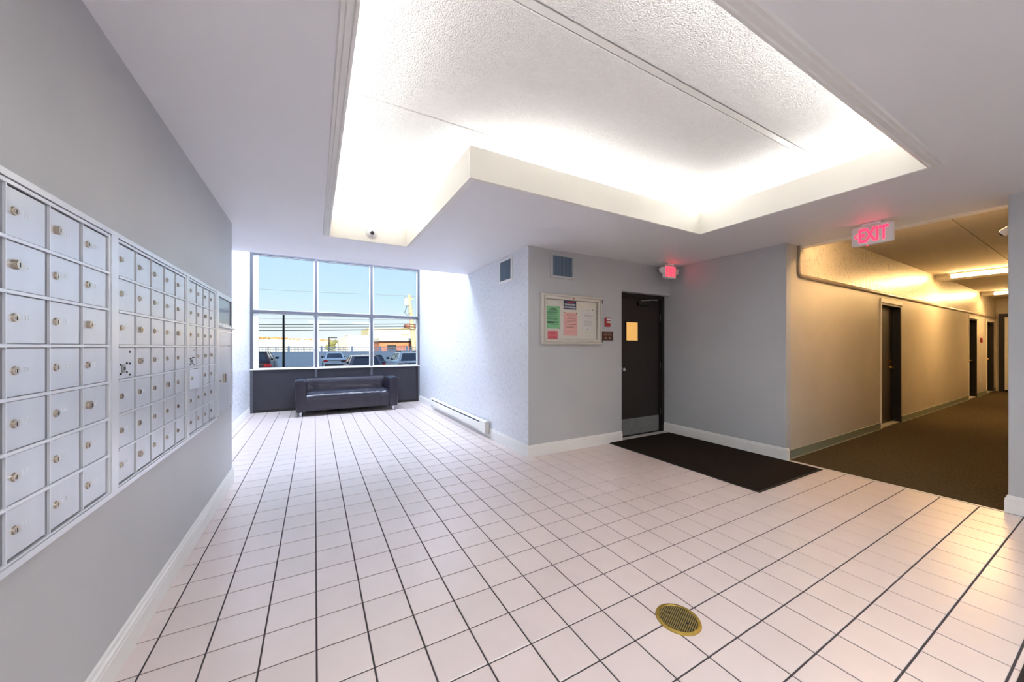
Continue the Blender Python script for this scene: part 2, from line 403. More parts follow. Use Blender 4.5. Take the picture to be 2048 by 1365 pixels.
# cove strip lights standing in the trough behind the fascia
def strip_light(x0, y0, x1, y1, label):
    zt = CZ + 0.03
    t = thing('cove_strip_light', label, 'light', ((x0 + x1) / 2, (y0 + y1) / 2, zt), 'strip lights hidden in the ceiling light well')
    dx, dy = x1 - x0, y1 - y0; l = math.hypot(dx, dy); ux, uy = dx / l, dy / l
    if abs(ux) > 0.5: MB().bbox(x0, x1, y0 - 0.03, y0 + 0.03, zt, zt + 0.105, r=0.006).build('housing', m_plastic, t)
    else: MB().bbox(x0 - 0.03, x0 + 0.03, min(y0, y1), max(y0, y1), zt, zt + 0.105, r=0.006).build('housing', m_plastic, t)
    MB().cyl((x0 + ux * 0.03, y0 + uy * 0.03, zt + 0.132), (x1 - ux * 0.03, y1 - uy * 0.03, zt + 0.132), 0.019, n=12).build('tube', m_tube, t, smooth=True)
c_ = 0.17
for (x0, y0, x1, y1, lb) in ((HX0 - c_, 0.72, HX0 - c_, 2.35, 'white fluorescent strip light along the long well side near mailboxes'),
                             (HX0 - c_, 2.45, HX0 - c_, 4.1, 'white fluorescent strip light along the well side toward the window'),
                             (HX0 + 0.02, HY2 + c_, HX1 - 0.02, HY2 + c_, 'short white fluorescent strip light at the window end of well'),
                             (HX1 + c_, 2.5, HX1 + c_, 4.05, 'white fluorescent strip light on the inner leg of the well'),
                             (HX1 + 0.3, HY1 + c_, 2.2, HY1 + c_, 'white fluorescent strip light above the dropped ceiling by the notice case'),
                             (2.3, HY1 + c_, HX2, HY1 + c_, 'white fluorescent strip light above the dropped ceiling by the door'),
                             (HX2 + c_, 0.75, HX2 + c_, 2.2, 'white fluorescent strip light on the corridor side of well'),
                             (0.15, HY0 - c_, 1.75, HY0 - c_, 'white fluorescent strip light on the entry side toward the mailboxes'),
                             (1.85, HY0 - c_, 3.42, HY0 - c_, 'white fluorescent strip light on the entry side toward the corridor')):
    strip_light(x0, y0, x1, y1, lb)

# added fill light panels, out of view, over the entrance end and the window bay
m_entryfill = material('entry_fill_diffuser', (255, 255, 255), 0.5, emit=7.4, emit_rgb=(244, 249, 255))
m_bayfill = material('bay_fill_diffuser', (255, 255, 255), 0.5, emit=20.0, emit_rgb=(218, 233, 255))
def fill_panel(x0, x1, y0, y1, z, label, m, group):
    t = thing('fill_light_panel', label, 'light', ((x0 + x1) / 2, (y0 + y1) / 2, z - 0.05), group)
    b = MB(); f = 0.03
    b.box(x0, x0 + f, y0, y1, z - 0.05, z); b.box(x1 - f, x1, y0, y1, z - 0.05, z); b.box(x0 + f, x1 - f, y0, y0 + f, z - 0.05, z); b.box(x0 + f, x1 - f, y1 - f, y1, z - 0.05, z)
    b.build('frame', m_white, t)
    MB().box(x0 + f, x1 - f, y0 + f, y1 - f, z - 0.04, z - 0.03).build('diffuser', m, t)
for x0, lb in ((-0.3, 'unseen fill light panel added over the entrance mat end toward mailboxes'), (1.5, 'unseen fill light panel added over the entrance mat')):
    fill_panel(x0, x0 + 0.9, -1.9, -0.7, CZ, lb, m_entryfill, 'added fill light panels at the entrance end')
for x0, lb in ((-0.8, 'unseen fill light panel added high in the window bay toward the alcove wall'), (0.9, 'unseen fill light panel added high in the window bay toward the wallpapered wall')):
    fill_panel(x0, x0 + 0.9, 6.2, 7.4, ATZ, lb, m_bayfill, 'added fill light panels in the window bay')

# corridor ceiling, lip and beams
b = MB(CT).box(0.32, CE + 0.1, -0.14, 0.93, CCZ, CCZ + 0.05).box(0.32, CE + 0.1, 0.94, 1.55, CCZ, CCZ + 0.05).box(0.3, CE, 0.9, 0.97, CCZ + 0.012, CCZ + 0.06)
o = struct('ceiling_corridor', m_cpop, mb=b)
struct('trim_3', m_soffit, mb=MB().box(4.98, 5.10, 0.4, 2.12, CZ - 0.006, CZ + 0.03).box(5.02, 5.06, 0.4, 2.12, CZ + 0.03, CCZ + 0.05))['label'] = 'painted lip between lobby ceiling and corridor'
struct('ceiling_lid', m_soffit, (4.6, 5.1, -0.1, 2.2, CCZ + 0.05, CCZ + 0.08))
for k, sx in enumerate((6.15, 10.55)):
    struct('ceiling_beam_%d' % (k + 1), m_cream, mb=MB(CT).box(sx, sx + 0.40, -0.02, 1.45, 2.615, CCZ + 0.02))

# tall space by the window
struct('ceiling_atrium', m_soffit, (ALC - 0.1, TEX + 0.1, EDGE - 0.03, 8.5, ATZ, ATZ + 0.1))

# ------------------------------------------------------------------ window wall
MX = [-1.03, 0.023, 1.106, 2.145]
ZR = [0.84, 1.965, 3.10, 4.25]
win = struct('window_1', m_mullion, mb=MB().box(ALC, TEX, WIN, WIN + 0.12, ATZ - 0.06, ATZ))
win['label'] = 'tall grid window with grey frame above the charcoal panels'
def vbar(x, w=0.045):
    b = MB(); b.box(x - w / 2, x + w / 2, WIN, WIN + 0.13, 0.0, ATZ); b.build('mullion', m_mullion, win)
for x in MX[1:3]: vbar(x)
vbar(-1.068, 0.044); vbar(2.150, 0.04)
for z in ZR[1:]:
    MB().box(-1.09, TEX, WIN + 0.004, WIN + 0.12, z - 0.026, z + 0.026).build('transom', m_mullion, win)
MB().box(-1.09, TEX, WIN - 0.012, WIN + 0.13, 0.828, 0.852).build('window_sill', m_sill_litedge, win)
edges = [-1.046, MX[1], MX[2], 2.13]
rows = [0.852, 1.965, 3.10, 4.25, ATZ - 0.06]
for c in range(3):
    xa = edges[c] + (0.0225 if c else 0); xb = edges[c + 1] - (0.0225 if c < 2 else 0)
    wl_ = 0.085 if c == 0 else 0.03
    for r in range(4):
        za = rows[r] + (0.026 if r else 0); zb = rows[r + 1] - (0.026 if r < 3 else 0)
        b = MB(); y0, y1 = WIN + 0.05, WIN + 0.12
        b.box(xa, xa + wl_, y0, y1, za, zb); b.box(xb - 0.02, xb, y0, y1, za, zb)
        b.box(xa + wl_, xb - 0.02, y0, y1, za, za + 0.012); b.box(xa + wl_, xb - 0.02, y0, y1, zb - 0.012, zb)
        b.build('lit_mullion_edge', m_sill_litedge, win)  # white edging stands in for light on the mullion sides
        MB().box(xa + wl_, xb - 0.02, WIN + 0.085, WIN + 0.091, za + 0.012, zb - 0.012).build('pane', m_glass, win)
for c in range(3):
    xa, xb = (ALC if c == 0 else MX[c] + 0.0225), (MX[c + 1] - 0.0225 if c < 2 else 2.13)
    MB().bbox(xa, xb, WIN + 0.02, WIN + 0.10, 0.0, 0.828, r=0.006).build('lower_panel', m_panel, win)
MB().box(ALC, TEX, WIN + 0.012, WIN + 0.03, 0.0, 0.05).build('bottom_rail', m_darkframe, win)
MB().box(2.10, TEX, WIN + 0.006, WIN + 0.03, 0.0, 0.828).build('edge_post', m_darkframe, win)

# ------------------------------------------------------------------ door beside the notice case
DY = 3.615
d1 = struct('door_1', m_darkbrown, mb=MB().box(3.72, 4.605, DY + 0.005, DY + 0.045, 0.012, 1.985))
d1['label'] = 'dark brown fire door with small amber window'
b = MB(); b.box(3.66, 3.72, DY - 0.03, DY + 0.06, 0.0, 2.04); b.box(4.605, DW, DY - 0.03, DY + 0.06, 0.0, 2.04); b.box(3.72, 4.605, DY - 0.03, DY + 0.06, 1.985, 2.04)
b.box(4.58, 4.605, DY - 0.012, DY + 0.005, 0.0, 1.985); b.build('door_frame', m_darkframe, d1)
w = MB().box(3.885, 4.115, DY - 0.002, DY + 0.008, 1.37, 1.63).build('window', m_amber, d1)
b = MB()
for (x0, x1, z0, z1) in ((3.865, 3.885, 1.35, 1.65), (4.115, 4.135, 1.35, 1.65), (3.885, 4.115, 1.35, 1.37), (3.885, 4.115, 1.63, 1.65)): b.box(x0, x1, DY - 0.008, DY + 0.006, z0, z1)
b.build('window_bead', m_darkbrown, w)
MB().box(3.73, 4.57, DY - 0.001, DY + 0.006, 0.02, 0.25).build('kick_plate', m_steel, d1)
cl = MB().bbox(4.10, 4.36, DY - 0.055, DY + 0.005, 1.875, 1.935, r=0.006).build('door_closer', m_darkframe, d1)
MB().tube([(4.16, DY - 0.03, 1.945), (4.30, DY - 0.12, 1.955), (4.50, DY - 0.03, 1.975)], 0.009).build('closer_arm', m_steel, cl)
for z in (1.72, 1.0, 0.30):
    MB().cyl((4.597, DY - 0.004, z - 0.05), (4.597, DY - 0.004, z + 0.05), 0.009).build('hinge', m_steel, d1)
kb = MB().lathe((3.79, DY, 0.96), (0, -1, 0), [(0, 0.03), (0.006, 0.03), (0.008, 0.011), (0.04, 0.011), (0.045, 0.024), (0.06, 0.027), (0.07, 0.018), (0.073, 0)]).build('knob', m_chrome, d1, smooth=True)
MB().box(3.66, DW, NB - 0.005, DY - 0.03, -0.001, 0.008).build('threshold', m_beige, d1)

# ------------------------------------------------------------------ corridor doors
def cdoor(name, s0, s1, label, plate, slot, ajar=False):
    d = struct(name, m_darkbrown, mb=MB(CT).box(s0 + 0.05, s1 - 0.05, -0.135, -0.10, 0.012, 1.94), label=label)
    b = MB(CT); b.box(s0, s0 + 0.05, -0.138, 0.0, 0, 1.99); b.box(s1 - 0.05, s1, -0.138, 0.0, 0, 1.99); b.box(s0 + 0.05, s1 - 0.05, -0.138, 0.0, 1.94, 1.99)
    b.build('door_frame', m_darkframe, d)
    b = MB(CT); b.box(s0 - 0.02, s0 + 0.012, 0.0, 0.012, 0, 2.035); b.box(s1 - 0.006, s1 + 0.006, 0.0, 0.012, 1.96, 2.035); b.box(s0 + 0.012, s1 - 0.006, 0.0, 0.012, 1.975, 2.035)
    b.build('casing', m_cream, d)
    hs = s1 - 0.16
    MB(CT).cyl((hs, -0.10, 1.03), (hs, -0.085, 1.03), 0.026, n=16).build('deadbolt', m_brassbright, d, smooth=True)
    lv = MB(CT).cyl((hs, -0.10, 0.93), (hs, -0.06, 0.93), 0.026, 0.012, n=16); lv.tube([(hs, -0.055, 0.93), (hs - 0.06, -0.05, 0.935), (hs - 0.12, -0.052, 0.93)], 0.010)
    lv.build('lever_handle', m_brassbright, d, smooth=True)
    if plate:
        MB(CT).box(s0 + 0.18, s0 + 0.25, -0.10, -0.096, 1.28, 1.42).build('number_plate', m_brass, d)
        MB(CT).cyl((s0 + 0.5, -0.10, 1.18), (s0 + 0.5, -0.095, 1.18), 0.010).build('peephole', m_brassbright, d)
    if slot:
        MB(CT).box(s0 + 0.14, s0 + 0.23, -0.10, -0.096, 0.23, 0.33).build('sticker', m_beige, d)
    MB(CT).box(s0 + 0.05, s1 - 0.05, -0.138, -0.01, 0.0, 0.014).build('threshold', m_beige, d)
    return d
cdoor('door_2', A0, A1, 'dark brown apartment door with brass number plate and sticker near the floor', True, True)
cdoor('door_3', B0, B1, 'dark brown apartment door with bright lever beside red alarm pull', False, False)
cdoor('door_4', C0, C1, 'dark brown apartment door next to the corridor end', False, False)
d5 = struct('door_5', m_cream, mb=MB(CT).box(CE - 0.05, CE - 0.01, 0.16, 1.25, 0.05, 2.12), label='cream door in dark frame closing the corridor')
b = MB(CT); b.box(CE - 0.07, CE, 0.06, 0.16, 0, 2.22); b.box(CE - 0.07, CE, 1.25, 1.35, 0, 2.22); b.box(CE - 0.07, CE, 0.16, 1.25, 2.12, 2.22); b.box(CE - 0.06, CE, 0.16, 1.25, 0, 0.05)
b.build('door_frame', m_darkframe, d5)
for z in (0.5, 0.9): MB(CT).box(CE - 0.075, CE - 0.05, 0.42, 0.50, z, z + 0.04).build('latch', m_dark, d5)

# picture-rail moulding framing the corridor wallpaper, with a rounded corner
pts = [(0.235, 0.012, 2.45), (0.235, 0.012, 2.17)]
for k in range(1, 7):
    a = math.pi / 2 * k / 6; pts.append((0.235 + 0.06 * (1 - math.cos(a)), 0.012, 2.17 - 0.06 * math.sin(a)))
pts.append((CE - 0.01, 0.012, 2.11))
rl = MB(CT)
rings = []
for i, p in enumerate(pts):
    a_, c2 = pts[max(i - 1, 0)], pts[min(i + 1, len(pts) - 1)]
    dx, dz = c2[0] - a_[0], c2[2] - a_[2]; l = math.hypot(dx, dz); nx, nz = -dz / l, dx / l
    rings.append([(p[0] + nx * q, 0.001 + w_, p[2] + nz * q) for q, w_ in ((-0.024, 0), (-0.024, 0.018), (-0.008, 0.026), (0.010, 0.022), (0.022, 0.012), (0.022, 0))])
rl.loft(rings); o = rl.build('trim_4', m_rail); o['kind'] = 'structure'; o['label'] = 'taupe moulding under the corridor wallpaper'

# corridor light fixtures
for k, sx in enumerate((6.05, 10.45, 0.62)):
    t = thing('corridor_light', ('warm fluorescent bar light at the first corridor beam', 'warm fluorescent bar light at the beam near corridor end', 'warm fluorescent bar light tucked behind the lip at corridor mouth')[k], 'light', CT((sx, 0.7, 2.6)), 'bar lights across the corridor')
    MB(CT).bbox(sx - 0.03, sx + 0.11, 0.17, 1.38, 2.665, 2.70, r=0.008).build('housing', m_cream, t)
    r = [[(sx + 0.035 + 0.055 * math.cos(a), n_, 2.645 + 0.04 * math.sin(a)) for a in [2 * math.pi * i / 14 for i in range(14)]] for n_ in (0.22, 1.34)]
    MB(CT).loft(r).build('diffuser', m_mouthtube if k == 2 else m_warmtube, t, smooth=True)
    for n_ in (0.205, 1.34): MB(CT).bbox(sx - 0.03, sx + 0.10, n_, n_ + 0.015, 2.60, 2.69, r=0.004).build('end_cap', m_cream, t)

# corridor wall small items
def pull_station(T, label, big=1.0):
    t = thing('alarm_pull_station', label, 'alarm', T((0, 0, -0.06)))
    MB(T).bbox(-0.042, 0.042, 0, 0.035, -0.06, 0.06, r=0.006).build('body', m_pullred, t)
    MB(T).bbox(-0.034, 0.034, 0.035, 0.052, -0.012, 0.012, r=0.004).build('pull_handle', m_plastic, t)
    MB(T).bbox(-0.03, 0.03, 0.035, 0.040, 0.026, 0.046, r=0.001).build('label_plate', m_plastic, t)
    return t
pull_station(lambda p: CT((10.5 + p[0], p[1], 1.45 + p[2])), 'red alarm pull between two corridor doors')
t = thing('wall_outlet', 'white electrical outlet low between two corridor doors', 'outlet', CT((10.5, 0.0, 0.36)))
MB(CT).bbox(10.462, 10.538, 0, 0.007, 0.36, 0.48, r=0.003).build('cover_plate', m_plastic, t)
for z in (0.395, 0.445): MB(CT).bbox(10.48, 10.52, 0.007, 0.010, z - 0.014, z + 0.014, r=0.002).build('socket', m_beige, t)

# security camera on the corridor side of the entry wall
t = thing('security_camera', 'white bullet camera sticking out behind entry wall', 'camera', (5.02, 0.57, 2.17))
MB().lathe((5.02, 0.565, 2.25), (0, 1, 0), [(0, 0.04), (0.012, 0.04), (0.018, 0.03), (0.02, 0)]).build('mount', m_plastic, t, smooth=True)
MB().lathe((5.0, 0.592, 2.235), (0.1, 0.6, -0.4), [(-0.03, 0.015), (-0.024, 0.03), (0.015, 0.032), (0.03, 0.028), (0.033, 0.015)]).build('housing', m_plastic, t, smooth=True)
MB().lathe((5.002, 0.612, 2.222), (0.1, 0.6, -0.4), [(0.0, 0.022), (0.012, 0.020), (0.018, 0.012), (0.019, 0)]).build('lens', m_dark, t, smooth=True)

# dome camera on the far fascia of the light well
t = thing('dome_camera', 'white dome camera on cream fascia at window end of light well', 'camera', (0.545, HY2, 2.46))
MB().lathe((0.545, HY2, 2.52), (0, -1, 0), [(0, 0.058), (0.012, 0.058), (0.02, 0.05), (0.022, 0.03)], n=28).build('base_ring', m_plastic, t, smooth=True)
MB().lathe((0.545, HY2 - 0.018, 2.52), (0, -1, 0), [(0, 0.046), (0.012, 0.044), (0.026, 0.034), (0.036, 0.016), (0.038, 0)], n=28).build('dome', m_plastic, t, smooth=True)
MB().lathe((0.545, HY2 - 0.036, 2.512), (0, -0.9, -0.3), [(0, 0.026), (0.01, 0.025), (0.022, 0.012), (0.023, 0)], n=20).build('lens', m_dark, t, smooth=True)
for dx in (-0.05, 0.05): MB().cyl((0.545 + dx, HY2 - 0.012, 2.518), (0.545 + dx, HY2 - 0.016, 2.518), 0.005).build('screw', m_dark, t)

# ------------------------------------------------------------------ mailbox units
ZB, PZ = 0.7445, 0.1345
def door_mesh(w, h):
    b = MB(); b.bbox(-0.004, 0.0, 0, w, 0, h, r=0.0016)
    return b
lock_short = MB().cyl((0, 0, 0), (0.0055, 0, 0), 0.0102, n=18).cyl((0, 0, 0), (0.002, 0, 0), 0.0116, n=18).cyl((0.0055, 0, 0), (0.006, 0, 0), 0.0068, n=14).box(0.006, 0.0064, -0.0013, 0.0013, -0.006, 0.004, 1)
lock_long = MB().cyl((0, 0, 0), (0.0105, 0, 0), 0.0128, n=18).cyl((0.0105, 0, 0), (0.0115, 0, 0), 0.0112, n=18).box(0.0115, 0.0119, -0.0014, 0.0014, -0.007, 0.0045, 1)
def proto(mb, name, mats):
    o = mb.build(name, mats, origin=(0, 0, 0), smooth=True); me = o.data; bpy.data.objects.remove(o); return me
ME_S, ME_L = proto(lock_short, 'lock', [m_nickel, m_slot]), proto(lock_long, 'lock', [m_nickel, m_slot])
LONG = {(1, 3, 0), (1, 2, 1), (1, 4, 2), (1, 4, 4), (2, 1, 2), (2, 4, 2), (2, 1, 3), (2, 3, 4), (2, 1, 6), (3, 2, 1), (3, 2, 3), (3, 3, 3)}
XF = -0.6675       # door face plane
def mail_unit(u, ya, yb, ncol, label, first_no, lockpanel=None, ajar=None, master=None):
    """ya..yb door field; rows counted from the top"""
    p = (yb - ya) / ncol; fo0, fo1 = ya - 0.035, yb + 0.035
    t = thing('mailbox_unit', label, 'mailboxes', (LW, (ya + yb) / 2, ZB - 0.025), 'wall mailbox units')
    MB().box(LW, LW + 0.012, fo0 + 0.01, fo1 - 0.01, ZB - 0.02, ZB + 7 * PZ + 0.02).build('backing', m_gap, t)
    b = MB(); zt, zb_ = ZB + 7 * PZ, ZB
    X0, X1 = LW, XF + 0.006
    g = 0.010
    b.box(X0, X1, fo0, ya - g, zb_ - 0.026, zt + 0.03); b.box(X0, X1, yb + g, fo1, zb_ - 0.026, zt + 0.03)
    b.box(X0, X1, ya - g, yb + g, zb_ - 0.026, zb_ - 0.008); b.box(X0, X1, ya - g, yb + g, zt + 0.012, zt + 0.03)
    b.build('frame', m_alufr, t)
    b = MB(); x1 = XF + 0.003
    b.box(X0, x1, ya - g + 0.002, ya, zb_ - 0.006, zt + 0.009); b.box(X0, x1, yb, yb + g - 0.002, zb_ - 0.006, zt + 0.009)
    b.box(X0, x1, ya, yb, zb_ - 0.006, zb_); b.box(X0, x1, ya, yb, zt - 0.001, zt + 0.009); b.build('inner_frame', m_alufr, t)
    for r in range(1, 7):
        z = zb_ + r * PZ
        MB().bbox(X0 + 0.006, XF + 0.0045, ya, yb, z - 0.0045, z + 0.0045, r=0.001).build('rail', m_alufr, t)
    for c in range(ncol):
        y1 = ya + (c + 1) * p
        MB().box(X0 + 0.006, XF - 0.0035, y1 - 0.017, y1 - 0.003, zb_, zt).build('hinge_strip', m_alugrey, t)
        MB().box(X0 + 0.006, XF + 0.002, y1 - 0.003, y1 + 0.0015, zb_, zt).build('divider', m_alufr, t)
    dm = proto(door_mesh(p - 0.0205, PZ - 0.011), 'door', [m_alu])
    dmw = proto(door_mesh(p - 0.0205, PZ - 0.011), 'door', [m_alu])
    no = first_no
    for c in range(ncol):
        for r in range(7):
            y0 = ya + c * p + 0.0025; z0 = zt - (r + 1) * PZ + 0.0055
            d = link('door', dm, (XF, y0, z0), t)
            if master == (c, r):
                for (a_, z_) in ((0.02, 0.055), (0.02, 0.02), (0.07, 0.06), (0.07, 0.024), (0.098, 0.105), (0.098, 0.058), (0.098, 0.012)):
                    MB().lathe((XF, y0 + a_, z0 + z_), (1, 0, 0), [(0, 0.0042), (0.002, 0.0042), (0.0035, 0.0025), (0.0036, 0)], n=12).build('screw', m_slot, d)
                MB().lathe((XF, y0 + 0.042, z0 + 0.04), (1, 0, 0), [(0, 0.017), (0.003, 0.017), (0.004, 0.014), (0.0041, 0)], n=24).build('arrow_lock', [m_steel], d, smooth=True)
                MB().lathe((XF + 0.004, y0 + 0.042, z0 + 0.04), (1, 0, 0), [(0, 0.007), (0.001, 0.007), (0.0011, 0)], n=16).build('keyhole', m_slot, d)
                continue
            if ajar == (c, r):
                d.rotation_euler = (0, 0, 0)
                bpy.data.objects.remove(d)
                a = math.radians(-6.5); yh = y0
                w_ = p - 0.0205
                d = MB(lambda q: (XF + 0.004 + (q[1]) * math.sin(-a) + q[0] * math.cos(a), yh + q[1] * math.cos(a), q[2])).bbox(-0.004, 0, 0, w_, z0, z0 + PZ - 0.011, r=0.0016).build('door', m_alu, t)
                MB().box(XF - 0.010, XF + 0.012, y0 + w_ - 0.003, y0 + w_ + 0.0005, z0, z0 + PZ - 0.011).build('door_flange', m_rail, d)
                lk = link('lock', ME_S, (XF + 0.006, y0 + 0.026, z0 + 0.068), d)
                MB().box(X0 + 0.013, XF - 0.006, y0 + 0.01, y0 + w_ + 0.01, z0, z0 + PZ - 0.011).build('box_interior', m_slot, t)
                no += 1
                continue
            me = ME_L if (u, c, r) in LONG else ME_S
            link('lock', me, (XF - 0.0005, y0 + 0.026 + random.uniform(-0.001, 0.001), z0 + 0.066), d)
            text('number', str(no), 0.021, (XF + 0.0003, y0 + 0.066, z0 + 0.067), (0, 1, 0), (0, 0, 1), m_num, d, extrude=0.0002)
            no += 1
    return t
mail_unit(1, 1.025, 1.850, 5, 'silver mailbox bank whose numbered doors have bare keyed locks, away from the window', 120)
mail_unit(2, 1.920, 2.733, 5, 'silver five-column mailbox bank with a master lock plate, between two other banks', 155, master=(0, 3))
mail_unit(3, 2.800, 3.435, 4, 'narrow four-column silver mailbox bank with one door left ajar', 189, master=(0, 3), ajar=(0, 4))
# outgoing mail unit at the wall end
t = thing('parcel_unit', 'tall metal outgoing mail unit with dark window and pull bar at the wall end', 'mailbox', (LW, 3.76, ZB - 0.02), None)
y0, y1, zb_, zt = 3.475, 4.05, ZB - 0.005, ZB + 7 * PZ + 0.03
b = MB(); b.box(LW, XF + 0.008, y0, y0 + 0.05, zb_, zt); b.box(LW, XF + 0.008, y1 - 0.03, y1, zb_, zt); b.box(LW, XF + 0.008, y0 + 0.05, y1 - 0.03, zt - 0.035, zt); b.box(LW, XF + 0.008, y0 + 0.05, y1 - 0.03, 1.40, 1.415)
b.build('frame', m_alufr, t)
MB().box(LW, XF - 0.004, y0 + 0.05, y1 - 0.03, 1.47, zt - 0.035).build('window_pane', material('smoky_pane', (120, 134, 150), 0.12), t)
MB().box(LW, XF + 0.002, y0 + 0.05, y1 - 0.03, 1.415, 1.47).build('slot_plate', m_alu, t)
MB().bbox(XF, XF + 0.030, y0 + 0.04, y1 - 0.005, 1.432, 1.450, r=0.004).build('pull_bar', m_alufr, t)
lp = MB().box(LW, XF, y0 + 0.05, y1 - 0.03, 1.29, 1.40).build('label_plate', m_alu, t)
for k, z in enumerate((1.375, 1.355, 1.335, 1.312)): MB().box(XF, XF + 0.0006, y0 + 0.12, y1 - 0.16 + 0.03 * (k % 2), z - 0.004, z + 0.004).build('text_line', m_num, lp)
dd = MB().bbox(LW, XF - 0.002, y0 + 0.052, y1 - 0.034, zb_ + 0.004, 1.288, r=0.002).build('door', m_alu, t)
MB().bbox(XF - 0.002, XF + 0.018, 3.71, 3.735, 0.98, 1.055, r=0.003).build('handle', m_nickel, dd)
MB().cyl((XF - 0.002, 3.60, 1.005), (XF + 0.004, 3.60, 1.005), 0.007).build('lock', m_nickel, dd)
MB().box(LW, XF - 0.0021, y1 - 0.034, y1 - 0.030, zb_, zt - 0.035).build('door_gap', m_gap, t)

# ------------------------------------------------------------------ notice case with papers
t = thing('notice_case', 'wall-mounted metal notice case with glass front holding pinned papers', 'notice board', (2.79, NB, 1.30))
BX0, BX1, BZ0, BZ1 = 2.325, 3.262, 1.305, 1.915
D = 0.055
MB().box(BX0 + 0.01, BX1 - 0.01, NB - 0.012, NB, BZ0 + 0.01, BZ1 - 0.01).build('backing', m_cork, t)
def frame_prof(w, prof, name, m):
    # mitred frame from profile (inset, depth)
    rings = [[(BX0 + a, NB - d, BZ0 + a), (BX1 - a, NB - d, BZ0 + a), (BX1 - a, NB - d, BZ1 - a), (BX0 + a, NB - d, BZ1 - a)] for a, d in prof]
    return MB().loft(rings, cap=False).build(name, m, t)
frame_prof(0, [(0.0, 0.0), (0.0, D - 0.012), (0.012, D), (0.028, D), (0.030, D - 0.012), (0.034, D - 0.012)], 'frame', m_beige)
frame_prof(0, [(0.034, D - 0.016), (0.036, D - 0.004), (0.062, D - 0.008), (0.066, D - 0.018), (0.066, 0.022)], 'door_frame', m_beige)
MB().box(BX0 + 0.064, BX1 - 0.064, NB - 0.036, NB - 0.033, BZ0 + 0.064, BZ1 - 0.064).build('pane', m_glass, t)
MB().cyl((2.79, NB - D + 0.004, BZ1 - 0.045), (2.79, NB - D - 0.008, BZ1 - 0.045), 0.009).build('lock', m_nickel, t)
for z in (1.86, 1.36): MB().box(BX1 - 0.006, BX1 + 0.006, NB - 0.05, NB - 0.03, z - 0.025, z + 0.025).build('hinge', m_dark, t)
PY = NB - 0.0125
def paper(x0, x1, z0, z1, m, label, lines, pins, ink=m_ink):
    o = MB().box(x0, x1, PY - 0.0008, PY, z0, z1).build('notice_paper', m); tag(o, label, 'paper', 'papers pinned in the notice case')
    for (a, b_, z, h) in lines:
        MB().box(x0 + (x1 - x0) * a, x0 + (x1 - x0) * b_, PY - 0.0013, PY - 0.0008, z0 + (z1 - z0) * z - h / 2, z0 + (z1 - z0) * z + h / 2).build('print_line', ink, o)
    for (a, c) in pins:
        MB().lathe((x0 + (x1 - x0) * a, PY - 0.0008, z0 + (z1 - z0) * c), (0, -1, 0), [(0, 0.006), (0.002, 0.006), (0.006, 0.003), (0.0065, 0)], n=10).build('push_pin', m_pin, o)
    return o
paper(2.418, 2.608, 1.500, 1.768, m_green, 'green printed notice with bold lines', [(.32, .68, .90, .007), (.2, .8, .83, .007), (.06, .86, .74, .005), (.06, .7, .70, .005), (.06, .8, .64, .004), (.06, .55, .60, .004), (.06, .84, .54, .004), (.06, .86, .46, .008), (.06, .8, .41, .004), (.05, .92, .29, .012), (.06, .6, .25, .008), (.2, .9, .19, .006)], [(.94, .98), (.04, .02), (.96, .02)])
paper(2.432, 2.580, 1.372, 1.471, m_rose, 'small rose coloured note under the green notice', [(.12, .85, .8, .003), (.2, .8, .62, .003), (.3, .75, .52, .004), (.12, .88, .3, .003), (.12, .88, .15, .003)], [], m_redink)
paper(2.669, 2.880, 1.418, 1.703, m_pink, 'pale pink notice with bullet list', [(.2, .84, .90, .007), (.33, .62, .81, .007), (.14, .19, .75, .010), (.25, .9, .74, .003), (.14, .19, .66, .008), (.25, .9, .66, .003), (.14, .19, .60, .010), (.25, .9, .60, .003), (.14, .19, .52, .008), (.25, .9, .49, .005), (.2, .75, .37, .005), (.2, .9, .17, .002)], [(.05, .98), (.95, .97)])
paper(2.940, 3.158, 1.493, 1.762, m_wpaper, 'white typed letter with faint grey print', [(.35, .6, .92, .004), (.3, .9, .72, .004), (.22, .9, .68, .004), (.22, .86, .64, .004), (.22, .8, .56, .004), (.5, .56, .5, .008)] + [(.2, .8, .42 - .045 * k, .004) for k in range(6)], [(.9, .96), (.5, .03)], m_greyink)
nv = paper(2.669, 2.864, 1.738, 1.848, m_navy, 'navy card with red and white lettering at top of notice case', [(.04, .96, .05, .003)], [], m_wink)
text('lettering', 'WELCOME', 0.030, (2.772, PY - 0.001, 1.828), (1, 0, 0), (0, 0, 1), m_redink, nv, extrude=0.0004, bold=0.0012, sx=0.72)
text('lettering', 'THE WINDMERE', 0.029, (2.7665, PY - 0.001, 1.797), (1, 0, 0), (0, 0, 1), m_wink, nv, extrude=0.0004, bold=0.0008, sx=0.80)
text('lettering', 'CONDOMINIUM', 0.030, (2.7665, PY - 0.001, 1.766), (1, 0, 0), (0, 0, 1), m_wink, nv, extrude=0.0004, bold=0.0008, sx=0.80)

pull_station(lambda p: (3.385 + p[0], NB - p[1], 1.603 + p[2]), 'red alarm pull on grey wall beside the notice case')
t = thing('room_sign', 'small brown sign plate under the alarm pull by the door', 'sign', (3.40, NB, 1.362))
MB().bbox(3.298, 3.500, NB - 0.006, NB, 1.362, 1.483, r=0.002).build('plate', m_sign, t)
for (xa, xb, z) in ((3.335, 3.385, 1.460), (3.395, 3.465, 1.460), (3.330, 3.395, 1.436), (3.405, 3.470, 1.436)): MB().box(xa, xb, NB - 0.0068, NB - 0.0058, z - 0.006, z + 0.006).build('print_line', m_signtxt, t)
for dx in (-0.035, 0.035): MB().cyl((3.40 + dx, NB - 0.0058, 1.398), (3.40 + dx, NB - 0.0068, 1.398), 0.013, n=16).build('symbol', m_signtxt, t)

